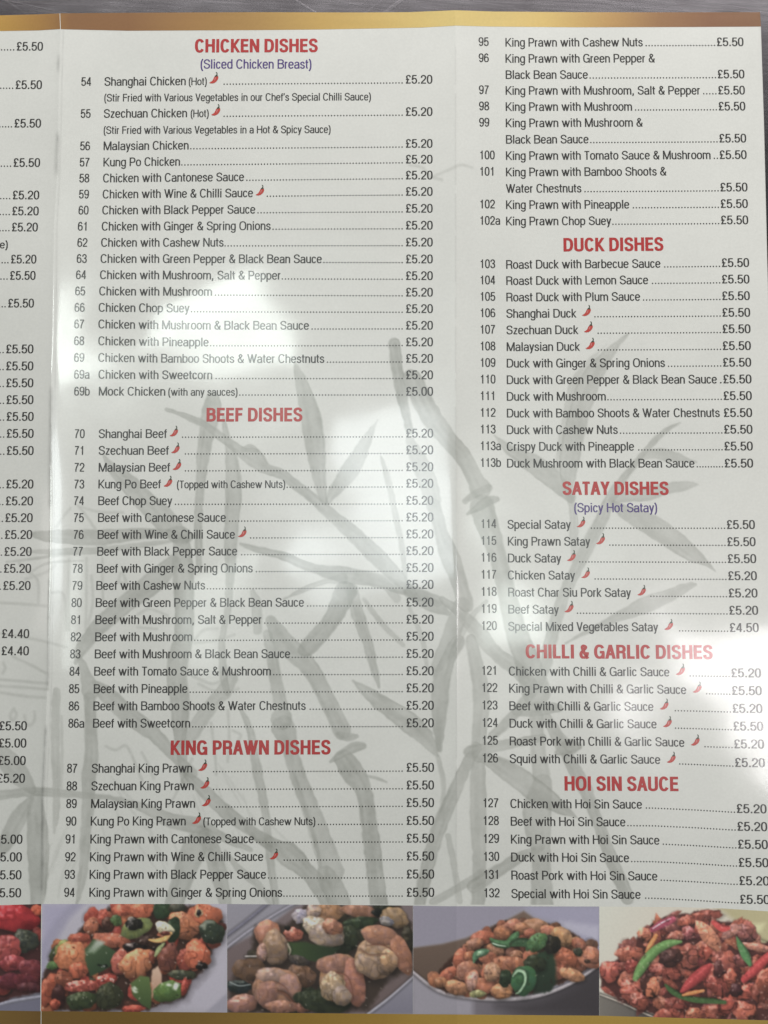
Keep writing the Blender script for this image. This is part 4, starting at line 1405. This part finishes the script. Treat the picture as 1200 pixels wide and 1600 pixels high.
# ---- middle panel: number, name, name end, number x, name x, foot line at the name, foot line at the price, leader start, extras
MID = [
    ('54', 'Shanghai Chicken', 290, 127.2, 163.5, 134, 130.6, 349, dict(small=('(Hot)', 295, 323), chilli=(327, 341))),
    ('55', 'Szechuan Chicken', 292, 126.3, 162.6, 184, 181, 349, dict(small=('(Hot)', 298, 326), chilli=(330, 344))),
    ('56', 'Malaysian Chicken', 294.5, 125.4, 162, 234.6, 230.8, 297, {}),
    ('57', 'Kung Po Chicken', 281, 124.8, 161.7, 260, 255.4, 283, {}),
    ('58', 'Chicken with Cantonese Sauce', 381, 124.2, 161.4, 285, 280.3, 384.5, {}),
    ('59', 'Chicken with Wine & Chilli Sauce', 395, 123.6, 160.8, 310, 305.8, 416.5, dict(chilli=(399.5, 412.5))),
    ('60', 'Chicken with Black Pepper Sauce', 398.5, 123, 160.2, 335, 332.2, 402, {}),
    ('61', 'Chicken with Ginger & Spring Onions', 422.5, 122, 159.3, 360.2, 358.6, 425.5, {}),
    ('62', 'Chicken with Cashew Nuts', 349, 121.2, 158.4, 385.5, 385, 350.5, {}),
    ('63', 'Chicken with Green Pepper & Black Bean Sauce', 502.5, 120.2, 157.5, 410.7, 411.4, 505, {}),
    ('64', 'Chicken with Mushroom, Salt & Pepper', 438.3, 119, 156.6, 436, 437.5, 440, {}),
    ('65', 'Chicken with Mushroom', 331, 117.7, 155.4, 461.4, 463.3, 335.5, {}),
    ('66', 'Chicken Chop Suey', 295.3, 116.8, 154.5, 487, 489, 298, {}),
    ('67', 'Chicken with Mushroom & Black Bean Sauce', 482.4, 116.2, 154, 513, 515, 486.5, {}),
    ('68', 'Chicken with Pineapple', 325.6, 116, 153.9, 539.2, 541, 328, {}),
    ('69', 'Chicken with Bamboo Shoots & Water Chestnuts', 506.3, 116, 153.9, 565.3, 566.7, 510.5, {}),
    ('69a', 'Chicken with Sweetcorn', 331.3, 116, 154.2, 591.7, 592.5, 336.5, {}),
    ('69b', 'Mock Chicken', 258, 116.2, 154.5, 618, 618.3, 373.5, dict(small=('(with any sauces)', 263, 371), p='£5.00')),
    ('70', 'Shanghai Beef', 260, 116.7, 154.6, 684.4, 683.7, 284, dict(chilli=(265, 278))),
    ('71', 'Szechuan Beef', 263, 116.5, 154.5, 710.6, 709.8, 288.5, dict(chilli=(267.5, 280.5))),
    ('72', 'Malaysian Beef', 265, 116.2, 154.3, 737, 736.2, 288.5, dict(chilli=(269.5, 283))),
    ('73', 'Kung Po Beef', 250.7, 116, 153.9, 763.2, 762, 447.5, dict(small=('(Topped with Cashew Nuts)', 276.5, 445.5), chilli=(255.5, 269))),
    ('74', 'Beef Chop Suey', 268.3, 115.5, 153.6, 789.2, 788.7, 273, {}),
    ('75', 'Beef with Cantonese Sauce', 352.4, 115.2, 153.3, 815.6, 814.8, 357.5, {}),
    ('76', 'Beef with Wine & Chilli Sauce', 366.7, 114.9, 152.7, 842, 841.2, 390.5, dict(chilli=(372, 385))),
    ('77', 'Beef with Black Pepper Sauce', 370.2, 114, 152.1, 868.3, 867.3, 376.5, {}),
    ('78', 'Beef with Ginger & Spring Onions', 394.5, 113.4, 151.5, 895, 893.7, 399.5, {}),
    ('79', 'Beef with Cashew Nuts', 320, 112.8, 150.6, 921.7, 920, 323, {}),
    ('80', 'Beef with Green Pepper & Black Bean Sauce', 474.6, 111.9, 149.7, 948.5, 947.7, 479.5, {}),
    ('81', 'Beef with Mushroom, Salt & Pepper', 408.6, 111.3, 149.1, 975.2, 974.4, 412.5, {}),
    ('82', 'Beef with Mushroom', 300, 110.7, 148.8, 1002, 1001, 303, {}),
    ('83', 'Beef with Mushroom & Black Bean Sauce', 453, 109.8, 148.2, 1028.7, 1028, 455.5, {}),
    ('84', 'Beef with Tomato Sauce & Mushroom', 423, 108.9, 147.3, 1055.7, 1055, 426.5, {}),
    ('85', 'Beef with Pineapple', 292.4, 108, 146.7, 1083, 1081.8, 296, {}),
    ('86', 'Beef with Bamboo Shoots & Water Chestnuts', 477.3, 107.7, 146.1, 1110, 1109, 483.5, {}),
    ('86a', 'Beef with Sweetcorn', 296.8, 107.1, 145.5, 1137, 1136.4, 300, {}),
    ('87', 'Shanghai King Prawn', 300, 105, 143.7, 1207.4, 1206, 332.5, dict(chilli=(309.5, 323.5), p='£5.50')),
    ('88', 'Szechuan King Prawn', 302.5, 104.4, 143.1, 1235, 1233.6, 332.5, dict(chilli=(313, 327), p='£5.50')),
    ('89', 'Malaysian King Prawn', 304.6, 103.8, 142.5, 1262.6, 1261, 337, dict(chilli=(315.3, 329), p='£5.50')),
    ('90', 'Kung Po King Prawn', 290, 103.2, 141.9, 1290, 1289, 496.5, dict(small=('(Topped with Cashew Nuts)', 317.7, 492.6), chilli=(300, 314), p='£5.50')),
    ('91', 'King Prawn with Cantonese Sauce', 396.4, 102.6, 141.3, 1318, 1316.7, 400, dict(p='£5.50')),
    ('92', 'King Prawn with Wine & Chilli Sauce', 411, 102, 140.7, 1345.8, 1344.6, 443, dict(chilli=(421.5, 434.5), p='£5.50')),
    ('93', 'King Prawn with Black Pepper Sauce', 415.4, 101.1, 140.1, 1373.3, 1372.8, 418.5, dict(p='£5.50')),
    ('94', 'King Prawn with Ginger & Spring Onions', 440.5, 100.5, 139.8, 1401.3, 1401.3, 442.5, dict(p='£5.50')),
]


def build_mid():
    for num, name, xe, xn, xt, yl, yp, xd, ex in MID:
        bump = 1.5 * math.exp(-((yl - 540) / 55) ** 2)
        b = foot([xn, xt, 250, 340, 480, 634, 680], [yl, yl, yl + (yp - yl) * .2 + bump * .8, yl + (yp - yl) * .38 + bump, yl + (yp - yl) * .68 + bump * .7, yp, yp])
        c = cap_at(yl)
        i = Ink()
        i.text(num, xn, xn + len(num) * c * .6 - (1.2 if num[-1] in 'ab' else 1.4), b, c)
        i.text(name, xt, xe, b, c)
        if 'small' in ex:
            t, a0, a1 = ex['small']
            i.text(t, a0, a1, b, c * .87)
        pr = 634 + .0012 * (yl - 130)
        i.dots(xd, 629.5, b)
        i.text(ex.get('p', '£5.20'), pr, pr + 41.2 * (1 + .035 * (yl - 134) / 1270), b, c)
        i.build('dish_line', [M_INK], panel_b)
        if 'chilli' in ex:
            chilli(*ex['chilli'], b, panel_b)
    for t, x0, x1, y0, y1 in (('(Stir Fried with Various Vegetables in our Chef\'s Special Chilli Sauce)', 163, 579.5, 158.6, 156.8),
                              ('(Stir Fried with Various Vegetables in a Hot & Spicy Sauce)', 162, 516.5, 209.2, 207.8)):
        i = Ink()
        i.text(t, x0, x1, foot([x0, x1], [y0, y1]), 11.9)
        i.build('dish_note', [M_INK], panel_b)
    heading('CHICKEN DISHES', 305, 496, 61, 82, 81.4, panel_b)
    subheading('(Sliced Chicken Breast)', 313.5, 486.5, 107.2, 14.6, panel_b)
    heading('BEEF DISHES', 322.8, 472, 637.2, 658.7, 658.4, panel_b)
    heading('KING PRAWN DISHES', 266.8, 516, 1157, 1179.6, 1178.8, panel_b)


# ---- right panel: number, name, name end, foot at name, foot at price, leader start, price, second line, chilli
RIGHT = [
    ('95', 'King Prawn with Cashew Nuts', 1004, 72.8, 72, 1008.5, '£5.50', None, None),
    ('96', 'King Prawn with Green Pepper &', 1022.8, 98, 122.3, 921, '£5.50', ('Black Bean Sauce', 918.3, 123.3), None),
    ('97', 'King Prawn with Mushroom, Salt & Pepper', 1093.8, 148, 147.5, 1098.5, '£5.50', None, None),
    ('98', 'King Prawn with Mushroom', 987.5, 173.3, 172.5, 992, '£5.50', None, None),
    ('99', 'King Prawn with Mushroom &', 1003.8, 198.8, 222.5, 922, '£5.50', ('Black Bean Sauce', 919.4, 224.5), None),
    ('100', 'King Prawn with Tomato Sauce & Mushroom', 1110.2, 249.9, 248.3, 1115, '£5.50', None, None),
    ('101', 'King Prawn with Bamboo Shoots &', 1040.8, 275.5, 299, 913, '£5.50', ('Water Chestnuts', 908.2, 301.2), None),
    ('102', 'King Prawn with Pineapple', 983, 326.6, 324.8, 988.5, '£5.50', None, None),
    ('102a', 'King Prawn Chop Suey', 954.5, 352.2, 350.3, 956.5, '£5.50', None, None),
    ('103', 'Roast Duck with Barbecue Sauce', 1031.8, 420, 417, 1037.5, '£5.50', None, None),
    ('104', 'Roast Duck with Lemon Sauce', 1012.6, 445.3, 442.8, 1018.5, '£5.50', None, None),
    ('105', 'Roast Duck with Plum Sauce', 1000, 471, 468.8, 1004.5, '£5.50', None, None),
    ('106', 'Shanghai Duck', 900, 496.6, 494.8, 928.5, '£5.50', None, (909.5, 923)),
    ('107', 'Szechuan Duck', 903, 522.4, 520.5, 933.5, '£5.50', None, (912.5, 926)),
    ('108', 'Malaysian Duck', 905.5, 548.5, 546.8, 933.8, '£5.50', None, (915, 929)),
    ('109', 'Duck with Ginger & Spring Onions', 1038.8, 574.3, 572.8, 1043.5, '£5.50', None, None),
    ('110', 'Duck with Green Pepper & Black Bean Sauce', 1120, 600.2, 599, 1124.8, '£5.50', None, None),
    ('111', 'Duck with Mushroom', 946.5, 626.2, 625, 948.8, '£5.50', None, None),
    ('112', 'Duck with Bamboo Shoots & Water Chestnuts', 1124.4, 652.3, 651.5, None, '£5.50', None, None),
    ('113', 'Duck with Cashew Nuts', 965, 678.3, 677.5, 968.5, '£5.50', None, None),
    ('113a', 'Crispy Duck with Pineapple', 990.6, 704.4, 703.8, 997, '£5.50', None, None),
    ('113b', 'Duck Mushroom with Black Bean Sauce', 1085, 730.6, 730.5, 1088.5, '£5.50', None, None),
    ('114', 'Special Satay', 891.3, 826.2, 826.5, 922.8, '£5.50', None, (901.3, 914.3)),
    ('115', 'King Prawn Satay', 921.7, 852.5, 853.3, 951.8, '£5.50', None, (931.4, 945)),
    ('116', 'Duck Satay', 876.4, 878.8, 879.8, 904.8, '£5.50', None, (886, 899.4)),
    ('117', 'Chicken Satay', 898, 905.4, 906.5, 928.8, '£5.20', None, (908.4, 921.5)),
    ('118', 'Roast Char Siu Pork Satay', 985.4, 932.1, 933.5, 1015.8, '£5.20', None, (996, 1009)),
    ('119', 'Beef Satay', 872.6, 958.8, 960.5, 901.2, '£5.20', None, (882, 896)),
    ('120', 'Special Mixed Vegetables Satay', 1027.8, 985.5, 987.5, 1060.8, '£4.50', None, (1038, 1051.5)),
    ('121', 'Chicken with Chilli & Garlic Sauce', 1045.8, 1055.5, 1058.3, 1077.3, '£5.20', None, (1056, 1070)),
    ('122', 'King Prawn with Chilli & Garlic Sauce', 1072, 1082.4, 1086, 1103, '£5.50', None, (1082.5, 1096)),
    ('123', 'Beef with Chilli & Garlic Sauce', 1020.8, 1109.7, 1113.8, 1054, '£5.20', None, (1031, 1044.5)),
    ('124', 'Duck with Chilli & Garlic Sauce', 1025.8, 1137, 1141.5, 1054.5, '£5.50', None, (1036, 1049.5)),
    ('125', 'Roast Pork with Chilli & Garlic Sauce', 1069.2, 1164.8, 1169.3, 1100.5, '£5.20', None, (1079.5, 1093)),
    ('126', 'Squid with Chilli & Garlic Sauce', 1031.5, 1192.4, 1198.3, 1061, '£5.20', None, (1042, 1055.5)),
    ('127', 'Chicken with Hoi Sin Sauce', 1003, 1262.5, 1270.2, 1008.8, '£5.20', None, None),
    ('128', 'Beef with Hoi Sin Sauce', 977, 1290.2, 1298, 980, '£5.20', None, None),
    ('129', 'King Prawn with Hoi Sin Sauce', 1030.2, 1318.2, 1325.9, 1035.3, '£5.50', None, None),
    ('130', 'Duck with Hoi Sin Sauce', 982.8, 1346.2, 1354.3, 986, '£5.50', None, None),
    ('131', 'Roast Pork with Hoi Sin Sauce', 1027, 1374.4, 1382.8, 1032, '£5.20', None, None),
    ('132', 'Special with Hoi Sin Sauce', 1000.8, 1403.2, 1411.8, 1007.8, '£5.50', None, None),
]
NX = ([72, 250, 420, 730, 826, 985, 1055, 1192, 1262, 1403], [748.3, 749.5, 750, 750.6, 751.3, 752, 752.6, 753.7, 754.6, 756])
TX_ = ([72, 250, 420, 548, 730, 826, 985, 1055, 1192, 1262, 1403], [790, 790.8, 791.2, 792, 792.5, 793.6, 794.6, 795.6, 797, 798, 799.6])
PX0 = ([72, 170, 300, 417, 547, 730, 826, 906, 987, 1058, 1114, 1198, 1270, 1354, 1412], [1120.3, 1123, 1125.8, 1128, 1129.5, 1132.5, 1135.9, 1138, 1140.5, 1143, 1145, 1148.8, 1151.4, 1154.5, 1156.6])
PX1 = ([72, 170, 300, 417, 547, 730, 826, 906, 987, 1058, 1114, 1198, 1270, 1354, 1412], [1161.5, 1164.3, 1167.8, 1170.3, 1173, 1176.5, 1179.3, 1182.4, 1185.3, 1188.8, 1191, 1195, 1197.5, 1200.6, 1202.6])


def build_right():
    for num, name, xe, yn, yp, xd, price, second, ch in RIGHT:
        xn, xt = np.interp(yn, *NX), np.interp(yn, *TX_)
        yl = second[2] if second else yn
        d = yp - yl
        late = float(sstep((yl - 950) / 250))
        k1 = .55 * (1 - late) + .16 * late
        b0 = foot([xn, xt - 8, xt, 1020, 1145, 1200], [yn - 1.1, yn - 1.1, yn, yn + d * k1, yn + d, yn + d * (1 + .1 * late)])
        b = foot([xt, 1020, 1085, 1145, 1200], [yl, yl + d * k1, yl + d * (k1 + .45 * (1 - k1)), yp, yp + d * .1 * late])
        c = cap_at(yn)
        i = Ink()
        i.text(num, xn, xn + len(num) * c * .6 - 1.2, b0, c)
        i.text(name, xt, xe, b0, c)
        if second:
            i.text(second[0], xt + .3, second[1], b, c)
        p0, p1 = np.interp(yp, *PX0), np.interp(yp, *PX1)
        if xd:
            i.dots(xd, p0 - 2.6, b)
        i.text(price, p0, p1, b, c)
        i.build('dish_line', [M_INK], panel_c)
        if ch:
            chilli(*ch, b, panel_c)
    heading('DUCK DISHES', 880.8, 1036.3, 371.8, 393, 391.8, panel_c)
    heading('SATAY DISHES', 879.5, 1044.5, 752.3, 773.2, 773.4, panel_c)
    subheading('(Spicy Hot Satay)', 897.5, 1026.8, 800.3, 14.4, panel_c)
    heading('CHILLI & GARLIC DISHES', 822, 1113.3, 1006.8, 1028.6, 1029.9, panel_c)
    heading('HOI SIN SAUCE', 882.5, 1060, 1212.8, 1235.4, 1236.2, panel_c)


# ---- left panel: only the price column is in view
LEFT = [('£5.50', 26, 66.6, 79), ('£5.50', 24.3, 65, 139), ('£5.50', 22.5, 63.6, 199.2), ('£5.50', 21, 62.1, 260.7), ('£5.20', 19.8, 60.8, 311.4), ('£5.20', 19, 60, 336.3), ('£5.20', 18.5, 58.6, 361.5),
        ('£5.20', 17, 56.3, 411.6), ('£5.50', 15.6, 55, 437.1), ('£5.50', 12.6, 52.5, 480.4), ('£5.50', 9.5, 51.7, 552), ('£5.50', 9.5, 51.6, 578.5), ('£5.50', 9.7, 51.6, 605), ('£5.50', 10, 51.7, 631.3),
        ('£5.50', 10.2, 52, 657.5), ('£5.50', 10.4, 52, 684), ('£5.50', 10.5, 52, 710.8), ('£5.20', 9.7, 51.7, 763.1), ('£5.20', 9, 51.1, 789.5), ('£5.20', 8.2, 50.5, 815.8), ('£5.20', 7.5, 49.8, 842.1),
        ('£5.20', 6.8, 48.9, 868.6), ('£5.20', 6, 48, 895), ('£5.20', 5, 47.2, 921.8), ('£4.40', 3, 45.1, 997), ('£4.40', 2.4, 44.6, 1023.8), ('£5.50', -1, 41.4, 1141), ('£5.00', -1.8, 40.6, 1168),
        ('£5.00', -2.8, 39.6, 1195.3), ('£5.20', -4.2, 38.4, 1223), ('£5.00', -8.2, 34.5, 1318.3), ('£5.00', -9.2, 33.6, 1346), ('£5.50', -9.8, 33, 1374), ('£5.50', -10.4, 32.4, 1402)]


def build_left():
    for t, x0, x1, y in LEFT:
        b = lambda x, y=y: x * 0 + y
        i = Ink()
        i.dots(-58 + x0 * .1, x0 - 3.5, b)
        i.text(t, x0, x1, b, cap_at(y))
        i.build('dish_price', [M_INK], panel_a)
    i = Ink()
    i.text('e)', 0, 12, lambda x: x * 0 + 388, 12)
    i.build('dish_note', [M_INK], panel_a)


build_mid()
build_right()
build_left()
